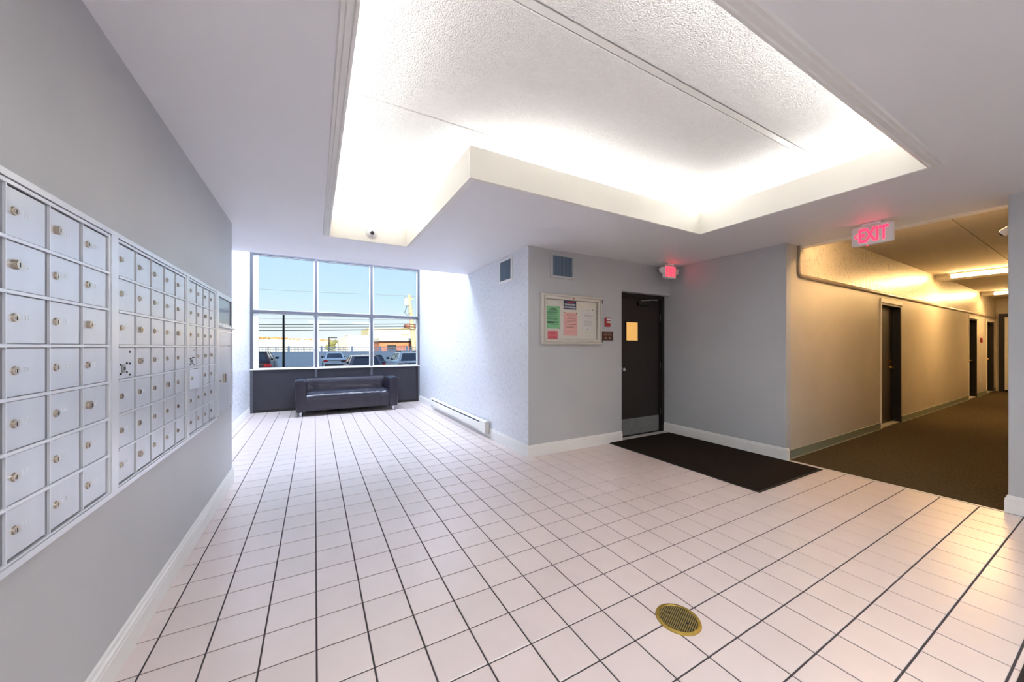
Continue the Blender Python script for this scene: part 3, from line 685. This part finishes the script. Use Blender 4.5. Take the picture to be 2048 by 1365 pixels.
# ------------------------------------------------------------------ air vents
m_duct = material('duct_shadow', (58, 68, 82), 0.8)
def vent(T, w, z0, z1, label, mf, ms, nsl):
    t = thing('air_vent', label, 'vent', T((0, 0, z0)))
    h = w / 2
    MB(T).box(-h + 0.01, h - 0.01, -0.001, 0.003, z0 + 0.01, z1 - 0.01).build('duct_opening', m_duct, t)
    b = MB(T); f = 0.03
    rings = [[(-h + a, d, z0 + a), (h - a, d, z0 + a), (h - a, d, z1 - a), (-h + a, d, z1 - a)] for a, d in ((0, 0), (0, 0.006), (0.006, 0.014), (f, 0.016), (f, 0.003))]
    b.loft(rings, cap=False).build('frame', mf, t)
    for k in range(nsl):
        x = -h + f + (w - 2 * f) * (k + 0.5) / nsl
        MB(T).poly([(x - 0.006, 0.004, z0 + f), (x + 0.004, 0.004, z0 + f), (x + 0.006, 0.012, z0 + f), (x - 0.004, 0.012, z0 + f), (x - 0.006, 0.004, z1 - f), (x + 0.004, 0.004, z1 - f), (x + 0.006, 0.012, z1 - f), (x - 0.004, 0.012, z1 - f)],
                   [(0, 1, 2, 3), (7, 6, 5, 4), (0, 4, 5, 1), (1, 5, 6, 2), (2, 6, 7, 3), (3, 7, 4, 0)]).build('slat', ms, t)
    return t
vent(lambda p: (TEX - p[1], 4.03 - p[0], p[2]), 0.355, 2.11, 2.42, 'air vent with blue-grey slats on the pearl wallpaper', m_white, m_bluegrey, 14)
vent(lambda p: (2.655 + p[0], NB - p[1], p[2]), 0.355, 2.11, 2.41, 'air vent with grey slats above the notice case', m_paint, m_bluegrey, 14)

# ------------------------------------------------------------------ baseboard heater
t = thing('baseboard_heater', 'long cream baseboard heater with dark slots on the wallpapered wall', 'heater', (TEX, 5.8, 0.05))
hx = TEX - 0.018; y0, y1 = 4.50, 7.12
pr = [(0, 0.06), (0.012, 0.06), (0.03, 0.065), (0.03, 0.082)]
MB().box(hx - 0.012, hx, y0, y1, 0.06, 0.225).build('back_plate', m_heater, t)
MB().extr([(0.0, 0.222), (0.030, 0.222), (0.052, 0.208), (0.052, 0.204), (0.030, 0.217), (0.0, 0.217)], (hx, y0, 0), (-1, 0, 0), (0, 0, 1), (0, 1, 0), y1 - y0).build('top_hood', m_heater, t)
MB().extr([(0.058, 0.085), (0.064, 0.085), (0.064, 0.178), (0.058, 0.186)], (hx, y0, 0), (-1, 0, 0), (0, 0, 1), (0, 1, 0), y1 - y0).build('front_panel', m_heater, t)
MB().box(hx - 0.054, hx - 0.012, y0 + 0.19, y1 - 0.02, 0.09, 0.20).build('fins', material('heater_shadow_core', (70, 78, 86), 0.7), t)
MB().bbox(hx - 0.066, hx, y0, y0 + 0.19, 0.062, 0.226, r=0.004).build('control_box', m_heater, t)
MB().bbox(hx - 0.068, hx, y0 - 0.012, y0, 0.055, 0.232, r=0.004).build('end_cap', m_beige, t)
MB().bbox(hx - 0.068, hx, y1, y1 + 0.012, 0.055, 0.232, r=0.004).build('end_cap', m_heater, t)

# ------------------------------------------------------------------ exit signs
def exit_sign(T, R, U, w, h, label, lamps, arrow):
    t = thing('exit_sign', label, 'exit sign', T((0, 0, -h)))
    hw = w / 2; rr = 0.02
    def rounded(k, d):
        pts = []
        for cx_, cz_, a0 in ((hw - rr, -rr, 0), (-hw + rr, -rr, 90), (-hw + rr, -h + rr, 180), (hw - rr, -h + rr, 270)):
            for q in range(5):
                a = math.radians(a0 + 90 * q / 4); pts.append((cx_ + (rr - k) * math.cos(a), d, cz_ + (rr - k) * math.sin(a)))
        return pts
    MB(T).loft([rounded(0.006, -0.022), rounded(0, -0.016), rounded(0, 0.016), rounded(0.006, 0.022)]).build('housing', m_plastic, t, smooth=True)
    MB(T).bbox(-0.07, 0.07, -0.03, 0.03, -0.002, 0.022, r=0.006).build('canopy', m_plastic, t)
    fs = h * 0.98
    text('lettering', 'EXIT', fs, T((0.012 if arrow else 0, 0.0225, -h / 2)), R, U, m_red, t, extrude=0.0012, bold=0.004, fit=(w * (0.70 if arrow else 0.80), h * 0.70))
    if arrow:
        b = MB(T); x = -hw + 0.042
        for sg in (1, -1):
            b.poly([(x - 0.024, 0.0226, -h / 2), (x - 0.012, 0.0226, -h / 2), (x + 0.008, 0.0226, -h / 2 + sg * 0.024), (x - 0.004, 0.0226, -h / 2 + sg * 0.024)], [(0, 1, 2, 3)])
        b.build('chevron', m_red, t)
        MB(T).cyl((-hw + 0.11, 0, -h), (-hw + 0.11, 0, -h - 0.006), 0.006).build('status_lamp', m_red, t)
    else:
        MB(T).box(-hw + 0.02, hw - 0.02, 0.0215, 0.0222, -h + 0.02, -0.02).build('face_plate', m_redglow, t)
        for sg in (-1, 1):
            MB(T).lathe((sg * (hw + 0.028), 0.0, -h * 0.42), (sg * 0.35, 0.9, -0.25), [(-0.045, 0.018), (-0.035, 0.036), (0.01, 0.042), (0.022, 0.042), (0.024, 0.03), (0.012, 0.0)], n=18).build('lamp_head', m_plastic, t, smooth=True)
            MB(T).cyl((sg * (hw - 0.005), 0, -h * 0.42), (sg * (hw + 0.03), 0, -h * 0.42), 0.016).build('lamp_arm', m_plastic, t)
    return t
exit_sign(lambda p: (4.395 + p[0], 3.30 - p[1], CZ - 0.022 + p[2]), (1, 0, 0), (0, 0, 1), 0.25, 0.185, 'red lit exit sign with emergency lamp heads above the dark fire door', True, False)
exit_sign(lambda p: (4.60 - p[1], 1.283 - p[0], CZ - 0.022 + p[2]), (0, -1, 0), (0, 0, 1), 0.285, 0.185, 'white exit sign with red letters and chevron at the corridor mouth', False, True)

# ------------------------------------------------------------------ mats and drain
def mat(x0, x1, y0, y1, label):
    t = thing('floor_mat', label, 'mat', ((x0 + x1) / 2, (y0 + y1) / 2, 0))
    MB().bbox(x0, x1, y0, y1, 0.0004, 0.005, r=0.0015).build('rubber_edge', m_rubber, t)
    MB().bbox(x0 + 0.022, x1 - 0.022, y0 + 0.022, y1 - 0.022, 0.005, 0.010, r=0.002).build('pile', m_mat, t)
mat(3.415, 4.635, 1.665, 3.500, 'dark brown carpet mat in front of the fire door')
mat(1.2, 4.3, -1.0, 0.257, 'dark carpet mat by the entrance end of the tiled floor')
t = thing('floor_drain', 'round brass floor drain with slotted grate set in the tiles', 'drain', (1.498, 1.078, 0.0))
dc = (1.498, 1.078)
MB().lathe((*dc, 0.0003), (0, 0, 1), [(0.0, 0.099), (0.004, 0.097), (0.006, 0.092), (0.006, 0.084), (0.0035, 0.082), (0.0033, 0)], n=48).build('rim', m_brass, t, smooth=True)
MB().cyl((*dc, 0.0034), (*dc, 0.0038), 0.082, n=40).build('drain_hole', m_slot, t)
ga = (math.cos(math.radians(22)), math.sin(math.radians(22)))
for k in range(-9, 10):
    o_ = k * 0.0084; hl = math.sqrt(max(0.082 ** 2 - o_ ** 2, 0)) - 0.001
    if hl > 0.012: MB(lambda p: (dc[0] + p[0] * ga[0] - p[1] * ga[1], dc[1] + p[0] * ga[1] + p[1] * ga[0], p[2])).box(-hl, hl, o_ - 0.0023, o_ + 0.0023, 0.0036, 0.0062).build('grate_bar', m_brassgrate, t)
for sx, sy in ((-0.006, 0.042), (0.006, -0.042)): MB().cyl((dc[0] + sx, dc[1] + sy, 0.006), (dc[0] + sx, dc[1] + sy, 0.0072), 0.006).build('screw', m_slot, t)

# ------------------------------------------------------------------ sofa
SX0, SX1, SY0, SY1 = -0.335, 1.525, 7.42, 8.24
t = thing('sofa', 'dark leather two-seat sofa with boxy arms below the window', 'sofa', ((SX0 + SX1) / 2, (SY0 + SY1) / 2, 0))
def cushion(x0, x1, y0, y1, z0, z1, r, n=6, bulge=0.0):
    """rounded block: rings along z with superellipse-like corners"""
    b = MB(); rings = []
    prof = [(z0, r), (z0 + r * 0.3, r * 0.3), (z0 + r, 0), (z1 - r, 0), (z1 - r * 0.3, r * 0.3), (z1, r)]
    for z, k in prof:
        pts = []
        rr = max(r - k * 0.4, 0.005)
        for cx_, cy_, a0 in ((x1 - k - rr, y1 - k - rr, 0), (x0 + k + rr, y1 - k - rr, 90), (x0 + k + rr, y0 + k + rr, 180), (x1 - k - rr, y0 + k + rr, 270)):
            for q in range(n):
                a = math.radians(a0 + 90 * q / (n - 1)); pts.append((cx_ + rr * math.cos(a), cy_ + rr * math.sin(a), z))
        rings.append(pts)
    return b.loft(rings)
cushion(SX0 + 0.03, SX1 - 0.03, SY0 + 0.03, SY1 - 0.02, 0.09, 0.30, 0.03).build('base', m_leather, t, smooth=True)
for sg, xa in ((-1, SX0), (1, SX1)):
    b = MB(); rings = []
    # arm profile leans outward and rolls slightly at the top
    inx = xa - sg * 0.205
    for y in (SY0, SY0 + 0.02, SY1 - 0.02, SY1):
        k = 0.012 if y in (SY0, SY1) else 0.0
        pr = [(inx + sg * k, 0.085), (xa - sg * (0.045 + k), 0.085), (xa - sg * (0.03 + k), 0.30), (xa - sg * (0.012 + k), 0.52), (xa + sg * (0.004 - k), 0.60), (xa - sg * (0.012 + k), 0.645 - k), (xa - sg * 0.06, 0.664 - k), (inx + sg * 0.06, 0.664 - k), (inx + sg * (0.012 + k), 0.645 - k), (inx + sg * k, 0.60), (inx + sg * k, 0.3)]
        rings.append([(px_, y, pz_) for px_, pz_ in pr])
    b.loft(rings).build('arm', m_leather, t, smooth=True)
b = MB(); pr = [(SY1 - 0.22, 0.28), (SY1 - 0.19, 0.50), (SY1 - 0.165, 0.615), (SY1 - 0.145, 0.648), (SY1 - 0.10, 0.662), (SY1 - 0.04, 0.658), (SY1 - 0.012, 0.62), (SY1, 0.30), (SY1, 0.1), (SY1 - 0.2, 0.1)]
nx = 24; rings = []
for i in range(nx + 1):
    x = SX0 + 0.19 + (SX1 - SX0 - 0.38) * i / nx
    w_ = 0.006 * math.sin(i * 2.3) + 0.004 * math.sin(i * 5.1)
    rings.append([(x, y - (w_ if j < 4 else 0), z) for j, (y, z) in enumerate(pr)])
b.loft(rings).build('backrest', m_leather, t, smooth=True)
pr = [(SY0 - 0.005, 0.14), (SY0 - 0.012, 0.28), (SY0 - 0.004, 0.365), (SY0 + 0.03, 0.405), (SY0 + 0.09, 0.425), (SY0 + 0.35, 0.435), (SY1 - 0.2, 0.42), (SY1 - 0.18, 0.2), (SY0 + 0.2, 0.14)]
rings = []
for i in range(37):
    x = SX0 + 0.20 + (SX1 - SX0 - 0.40) * i / 36
    e = math.sin(math.pi * i / 36) ** 0.25; w_ = 0.006 * math.sin(i * 1.9) + 0.005 * math.sin(i * 4.3 + 1)
    rings.append([(x, y - (w_ * 0.5 if j in (1, 2) else 0), z + ((w_ - 0.02 * (1 - e)) if 2 <= j <= 6 else 0)) for j, (y, z) in enumerate(pr)])
MB().loft(rings).build('seat_cushion', m_leather, t, smooth=True)
for lx in (SX0 + 0.11, SX1 - 0.11):
    for ly in (SY0 + 0.09, SY1 - 0.09):
        MB().cyl((lx, ly, 0.0005), (lx, ly, 0.09), 0.022, 0.026, n=16).build('leg', m_chrome, t, smooth=True)

# ------------------------------------------------------------------ outside: building shell, car park, cars, fence, street
GZ = -0.70
m_shell = material('building_masonry', (150, 138, 128), 0.8, var=0.05, vscale=2)
struct('exterior_shell', m_shell, mb=MB().box(-22, ALC - 0.14, 8.36, 8.60, GZ, 12).box(TEX + 0.12, 30, 8.36, 8.60, GZ, 12).box(ALC - 0.14, TEX + 0.12, 8.36, 8.60, ATZ + 0.1, 12)
       .box(ALC - 0.14, TEX + 0.12, 8.42, 8.60, GZ, -0.02).box(-22, 30, -9, 8.60, 12, 12.3).box(-22, 30, -9.3, -9, GZ, 12.3).box(-22.3, -22, -9, 8.6, GZ, 12.3).box(30, 30.3, -9, 8.6, GZ, 12.3))['label'] = 'outer masonry of the apartment building'
m_asphalt = material('asphalt', (108, 108, 112), 0.9, var=0.1, vscale=3)
struct('ground', m_asphalt, (-90, 110, 8.6, 160, GZ - 0.3, GZ))['label'] = 'asphalt car park'

def loft_sections(secs):
    return MB().loft(secs)
def car(x, y, L, W, HT, label, paint, suv=True, rails=False, light=(150, 30, 36), face=1):
    """rear bumper at y, nose toward +y"""
    t = thing('parked_car', label, 'car', (x, y + L / 2, GZ), 'cars parked outside the window')
    mp = material('car_paint', paint, 0.35, metal=0.0, coat=0.6)
    mg = material('car_glass', (46, 58, 78), 0.06, spec=0.8)
    ml = material('tail_lamp', light, 0.25, emit=0.15)
    hw = W / 2; belt = HT * (0.70 if suv else 0.66); z0 = GZ
    # lower body
    st = [(0.00, 0.30, 0.52, 0.90), (0.06, 0.24, 0.60, 0.96), (0.35, 0.20, belt / 1.0, 1.0), (L * 0.30, 0.19, belt, 1.0), (L * 0.62, 0.19, belt * 0.985, 1.0), (L * 0.78, 0.19, belt * 0.94, 0.985), (L - 0.15, 0.22, belt * 0.80, 0.94), (L, 0.30, belt * 0.62, 0.84)]
    if suv: st[0] = (0.0, 0.30, 0.62, 0.92); st[1] = (0.05, 0.24, belt * 0.93, 0.97); st[2] = (0.16, 0.2, belt, 0.99)
    else: st[0] = (0.0, 0.30, 0.62, 0.88); st[1] = (0.05, 0.24, belt * 0.96, 0.94); st[2] = (0.16, 0.2, belt * 1.03, 0.97)
    secs = []
    for yy, zb, zt, k in st:
        w = hw * k
        secs.append([(x - w * 0.90, y + yy, z0 + zb), (x + w * 0.90, y + yy, z0 + zb), (x + w * 0.98, y + yy, z0 + zb + 0.12), (x + w, y + yy, z0 + zb + (zt - zb) * 0.55), (x + w * 0.96, y + yy, z0 + zt - 0.05), (x + w * 0.90, y + yy, z0 + zt),
                     (x - w * 0.90, y + yy, z0 + zt), (x - w * 0.96, y + yy, z0 + zt - 0.05), (x - w, y + yy, z0 + zb + (zt - zb) * 0.55), (x - w * 0.98, y + yy, z0 + zb + 0.12)])
    MB().loft(secs).build('body', mp, t, smooth=True)
    # greenhouse
    if suv: yr0, yr1, yf1, yf0 = 0.10, 0.42, L * 0.50, L * 0.72
    else: yr0, yr1, yf1, yf0 = 0.55, 1.25, L * 0.52, L * 0.74
    bw, tw = hw * 0.89, hw * 0.70
    def ring(z, k, a, b_, w): return [(x - w, y + a, z), (x + w, y + a, z), (x + w, y + b_, z), (x - w, y + b_, z)]
    MB().loft([ring(z0 + belt - 0.02, 0, yr0 + 0.02, yf0 - 0.02, bw - 0.012), ring(z0 + HT - 0.03, 0, yr1 + 0.01, yf1 - 0.01, tw - 0.012)]).build('cabin_glass', mg, t)
    MB().loft([ring(z0 + HT - 0.055, 0, yr1 - 0.05, yf1 + 0.04, tw + 0.012), ring(z0 + HT - 0.02, 0, yr1 - 0.02, yf1 + 0.02, tw - 0.01), ring(z0 + HT, 0, yr1 + 0.12, yf1 - 0.12, tw - 0.10)]).build('roof', mp, t, smooth=True)
    for sg in (-1, 1):
        def pil(ya, yb, th, wd=0.05):
            b = MB(); p0 = (x + sg * bw, y + ya, z0 + belt - 0.03); p1 = (x + sg * tw, y + yb, z0 + HT - 0.04)
            b.loft([[(p[0] - sg * wd, p[1] - th, p[2]), (p[0] + sg * 0.008, p[1] - th, p[2]), (p[0] + sg * 0.008, p[1] + th, p[2]), (p[0] - sg * wd, p[1] + th, p[2])] for p in (p0, p1)]); b.build('pillar', mp, t)
        pil(yr0 + 0.03, yr1, 0.05, 0.13); pil(yf0 - 0.03, yf1, 0.035); pil((yr0 + yf0) / 2, (yr1 + yf1) / 2, 0.03)
        if suv: pil(yr0 + 0.35, yr1 + 0.15, 0.16)
        lz = belt * (0.84 if suv else 0.86)
        xa, xb = sorted((x + sg * hw * 0.60, x + sg * hw * 0.965))
        MB().bbox(xa, xb, y - 0.02, y + 0.14, z0 + lz - 0.13, z0 + lz + 0.02, r=0.02).build('tail_light', ml, t)
        mx = x + sg * (hw + 0.01)
        MB().bbox(mx - 0.10, mx + 0.10, y + yf0 - 0.32, y + yf0 - 0.22, z0 + belt + 0.02, z0 + belt + 0.15, r=0.03).build('side_mirror', material('mirror_shell', (40, 40, 44), 0.4), t)
        for wy in (L * 0.19, L * 0.81):
            MB().cyl((x + sg * (hw - 0.20), y + wy, z0 + 0.325), (x + sg * (hw + 0.004), y + wy, z0 + 0.325), 0.325, n=20).build('wheel', m_dark, t)
        if rails: MB().tube([(x + sg * (tw - 0.08), y + yr1 + 0.15, z0 + HT - 0.01), (x + sg * (tw - 0.08), y + yr1 + 0.25, z0 + HT + 0.05), (x + sg * (tw - 0.08), y + yf1 - 0.2, z0 + HT + 0.05), (x + sg * (tw - 0.08), y + yf1 - 0.1, z0 + HT - 0.01)], 0.02).build('roof_rail', m_dark, t)
    MB().box(x - 0.17, x + 0.17, y - 0.016, y + 0.04, z0 + belt * 0.62, z0 + belt * 0.62 + 0.13).build('number_plate', m_plastic, t)
    MB().bbox(x - hw * 0.86, x + hw * 0.86, y - 0.05, y + 0.10, z0 + 0.30, z0 + 0.52, r=0.03).build('bumper', material('bumper_grey', (70, 72, 76), 0.5), t)
    # rear window frame strip
    MB().bbox(x - hw * 0.55, x + hw * 0.55, y + 0.005, y + 0.06, z0 + belt * 0.80, z0 + belt * 0.86, r=0.008).build('trim_strip', m_dark if rails else m_chrome, t)
car(-3.02, 23.5, 4.5, 1.86, 1.72, 'dark red SUV near the dark lamp post, beside the window edge', (66, 26, 34), True, False, (210, 40, 50))
car(1.52, 33.6, 4.6, 1.82, 1.46, 'white sedan parked against the white fence', (244, 245, 250), False)
car(2.37, 19.8, 4.5, 1.84, 1.50, 'plum grey crossover between the white sedan and white SUV', (132, 118, 134), True, False, (120, 40, 44))
car(3.72, 26.4, 4.5, 1.80, 1.40, 'black sedan mostly hidden behind the plum grey crossover', (30, 30, 36), False)
car(5.22, 21.6, 4.5, 1.87, 1.64, 'white SUV with black roof rails near the utility pole', (248, 249, 252), True, True, (70, 40, 44))

# fence
m_fence = material('white_vinyl_fence', (244, 246, 250), 0.5)
t = thing('vinyl_fence', 'white vinyl privacy fence with open lattice top behind the cars', 'fence', (3.0, 40.0, GZ))
FX0, FN, FP = -10.6, 10, 2.8
for k in range(FN + 1):
    x = FX0 + k * FP
    MB().bbox(x - 0.07, x + 0.07, 39.93, 40.07, GZ, 1.36, r=0.02).build('post', m_fence, t)
    if k == FN: break
    MB().box(x + 0.07, x + FP - 0.07, 39.97, 40.03, GZ + 0.05, 0.74).build('panel', m_fence, t)
    MB().bbox(x + 0.07, x + FP - 0.07, 39.95, 40.05, 0.74, 0.82, r=0.01).build('middle_rail', m_fence, t)
    MB().bbox(x + 0.07, x + FP - 0.07, 39.95, 40.05, 1.20, 1.28, r=0.01).build('top_rail', m_fence, t)
    b = MB()
    for q in range(22):
        xx = x + 0.1 + q * (FP - 0.2) / 21; b.box(xx - 0.018, xx + 0.018, 39.985, 40.015, 0.82, 1.20)
    b.box(x + 0.07, x + FP - 0.07, 39.98, 40.02, 0.99, 1.03)
    b.build('lattice', m_fence, t)

# lamp posts
t = thing('lamp_post', 'dark lamp post in the car park before the white fence', 'lamp post', (-1.83, 28.0, GZ))
MB().cyl((-1.83, 28, GZ), (-1.83, 28, GZ + 0.5), 0.22, n=20).build('concrete_base', material('concrete', (150, 150, 150), 0.9), t)
MB().cyl((-1.83, 28, GZ + 0.5), (-1.83, 28, GZ + 0.56), 0.16, n=16).build('flange', m_dark, t)
MB().cyl((-1.83, 28, GZ + 0.56), (-1.83, 28, 3.66), 0.075, 0.06, n=14).build('pole', m_dark, t, smooth=True)
MB().bbox(-1.93, -1.73, 27.9, 28.1, 3.60, 3.70, r=0.02).build('pole_cap', m_dark, t)
t = thing('street_lamp', 'slim street lamp with one side arm beyond the fence', 'street lamp', (1.65, 52.0, GZ))
MB().cyl((1.65, 52, GZ), (1.65, 52, 2.45), 0.10, 0.07, n=12).build('pole', m_darkframe, t)
MB().bbox(1.55, 2.6, 51.9, 52.1, 2.42, 2.56, r=0.03).build('lamp_arm', m_darkframe, t)

# utility pole and wires
m_wood = material('weathered_pole_wood', (206, 178, 140), 0.9, var=0.12, vscale=3, stretch=(8, 8, 0.6))
UY = 46.0; ub = (11.45, UY, GZ); ut = (10.62, UY, 7.95)
t = thing('utility_pole', 'leaning wooden utility pole with transformer and cross arm', 'utility pole', ub)
MB().cyl(ub, ut, 0.34, 0.20, n=16).build('pole', m_wood, t, smooth=True)
MB().cyl((10.25, UY - 0.3, 6.55), (10.25, UY - 0.3, 7.35), 0.30, n=18).build('transformer', m_beige, t, smooth=True)
MB().bbox(10.0, 11.2, UY - 0.08, UY + 0.08, 7.35, 7.5, r=0.02).build('cross_arm', m_wood, t)
for dx in (10.05, 10.45, 11.1): MB().cyl((dx, UY, 7.5), (dx, UY, 7.75), 0.05).build('insulator', m_steel, t)
MB().tube([(10.3, UY - 0.3, 6.5), (10.0, UY - 0.35, 5.6), (10.4, UY - 0.3, 5.2), (10.75, UY - 0.2, 5.6)], 0.035).build('cable_loop', m_dark, t)
def wire(z0, z1, zr, r, label, yo=0.0):
    pts = []
    x0, xp, x1 = -30.0, 10.7, 40.0
    for i in range(15):
        k = i / 14; pts.append((x0 + (xp - x0) * k, UY - 0.42 + yo, z0 + (z1 - z0) * k - 0.8 * math.sin(math.pi * k) * 0.35))
    for i in range(1, 8):
        k = i / 7; pts.append((xp + (x1 - xp) * k, UY - 0.42 + yo, z1 + (zr - z1) * k - 0.5 * math.sin(math.pi * k)))
    o = MB().tube(pts, r, n=6).build('overhead_wire', m_dark if r > 0.03 else m_steel); tag(o, label, 'wire', 'overhead wires on the utility pole')
wire(7.5, 7.75, 7.7, 0.018, 'thin topmost overhead wire crossing the open sky')
wire(4.2, 4.75, 4.6, 0.018, 'faint thin overhead wire above the three dark cables')
wire(3.45, 4.20, 4.1, 0.045, 'upper of three dark overhead cables')
wire(3.25, 3.85, 3.8, 0.032, 'middle of three dark overhead cables')
wire(2.95, 3.50, 3.4, 0.05, 'lowest of three dark overhead cables')

# buildings beyond
m_bwhite = material('white_siding', (236, 236, 236), 0.8); m_bcream = material('cream_siding', (222, 214, 196), 0.8); m_byellow = material('yellow_stucco', (236, 222, 168), 0.8)
m_brick = material('orange_brick', (196, 120, 84), 0.85, var=0.12, vscale=6); m_broof = material('pale_roof_metal', (232, 222, 196), 0.7); m_bwin = material('dark_window', (70, 66, 64), 0.2)
t = thing('shed_building', 'white gabled shed building beyond the fence', 'building', (5.9, 64, GZ))
MB().poly([(3.55, 66.5, GZ), (4.75, 63, GZ), (4.75, 63, 3.12), (3.55, 66.5, 2.70)], [(0, 1, 2, 3)]).box(3.6, 4.6, 66.4, 70, GZ, 2.7).build('side_wall', m_bcream, t)
MB().box(4.75, 8.1, 63, 70, GZ, 3.08).build('wall', m_bwhite, t)
MB().box(4.6, 8.2, 62.85, 70, 3.08, 3.2).build('roof', m_bcream, t)
MB().box(5.9, 6.7, 62.94, 63, 1.5, 1.56).build('ledge', m_bcream, t)
t = thing('stucco_building', 'tall pale yellow stucco building behind the brick one', 'building', (14, 72, GZ))
MB().box(9.0, 32, 72, 84, GZ, 4.9).build('wall', m_byellow, t)
MB().poly([(9.0, 71.9, 3.9), (11.5, 71.9, 4.9), (32, 71.9, 5.75), (32, 84, 5.75), (11.5, 84, 4.9), (9.0, 84, 3.9)], [(0, 1, 4, 5), (1, 2, 3, 4)]).box(9.2, 32, 71.95, 84, 3.8, 4.0).build('roof', m_broof, t)
MB().box(15.2, 16.6, 71.9, 72.0, 3.6, 3.72).build('gutter', m_bwin, t)
MB().bbox(16.2, 18.2, 73, 75, 5.2, 5.85, r=0.05).build('rooftop_unit', material('rust_unit', (130, 82, 70), 0.8), t)
MB().box(9.05, 9.9, 71.93, 72.0, 0.3, 2.2).build('window', m_bwin, t)
t = thing('brick_building', 'low orange brick building with cream roof edge beyond the fence', 'building', (12, 54, GZ))
MB().box(8.25, 26, 54, 62, GZ, 2.0).build('wall', m_brick, t)
MB().box(8.1, 26, 53.6, 62, 2.0, 2.14).build('eave', m_darkframe, t)
MB().box(8.1, 26, 53.55, 62, 2.14, 2.55).build('roof', m_broof, t)
for x0, x1, z0, z1 in ((9.3, 10.6, 0.6, 1.55), (12.7, 13.4, 0.9, 1.45), (14.3, 15.4, 0.6, 1.5)):
    w = MB().box(x0, x1, 53.93, 54.0, z0, z1).build('window', m_bwin, t)
    MB().box(x0 - 0.08, x1 + 0.08, 53.90, 54.0, z0 - 0.1, z0).build('sill', m_bcream, w)
# hillside with trees
m_field = material('dry_pale_field', (236, 226, 196), 0.95, var=0.08, vscale=0.3)
b = MB(); rings = []
for i in range(25):
    x = -80 + i * 5.0
    z = 3.9 - max(0, (x + 10) * 0.055) + 0.25 * math.sin(i * 1.3)
    rings.append([(x, 95, GZ), (x, 100, 0.9), (x, 125, max(z, 0.4)), (x, 158, GZ)])
b.loft(rings).build('hill', m_field, kind='structure')
m_leaf1 = material('autumn_foliage', (176, 132, 74), 0.9, var=0.3, vscale=1.2); m_leaf2 = material('olive_foliage', (126, 128, 76), 0.9, var=0.3, vscale=1.2)
b = MB()
for i in range(260):
    x = -52 + i * 0.26 + random.uniform(-0.4, 0.4); zc = 3.9 - max(0, (x + 10) * 0.055); y = 124 + random.uniform(-3, 3); r = random.uniform(0.25, 0.5)
    b.lathe((x, y, zc - 0.4), (0, 0, 1), [(0, r * 0.5), (r * 0.5, r), (r * 1.1, r * 0.8), (r * 1.5, r * 0.15)], n=7)
o = b.build('treeline', m_leaf1, kind='stuff'); tag(o, 'row of autumn coloured scrub along the hill crest', 'trees', kind='stuff')
b = MB()
for i in range(26):
    a, q = random.uniform(0, 6.28), random.uniform(0, 0.8)
    b.lathe((2.45 + q * math.cos(a), 65 + q * math.sin(a), GZ + random.uniform(0.4, 2.6)), (0, 0, 1), [(0, 0.1), (0.2, 0.4), (0.45, 0.35), (0.6, 0.05)], n=7)
t = thing('evergreen_shrub', 'dark green shrub at the corner of the white shed', 'shrub', (2.45, 65, GZ))
b.build('foliage', m_leaf2, t); MB().cyl((2.45, 65, GZ), (2.45, 65, GZ + 1.2), 0.12).build('trunk', m_wood, t)
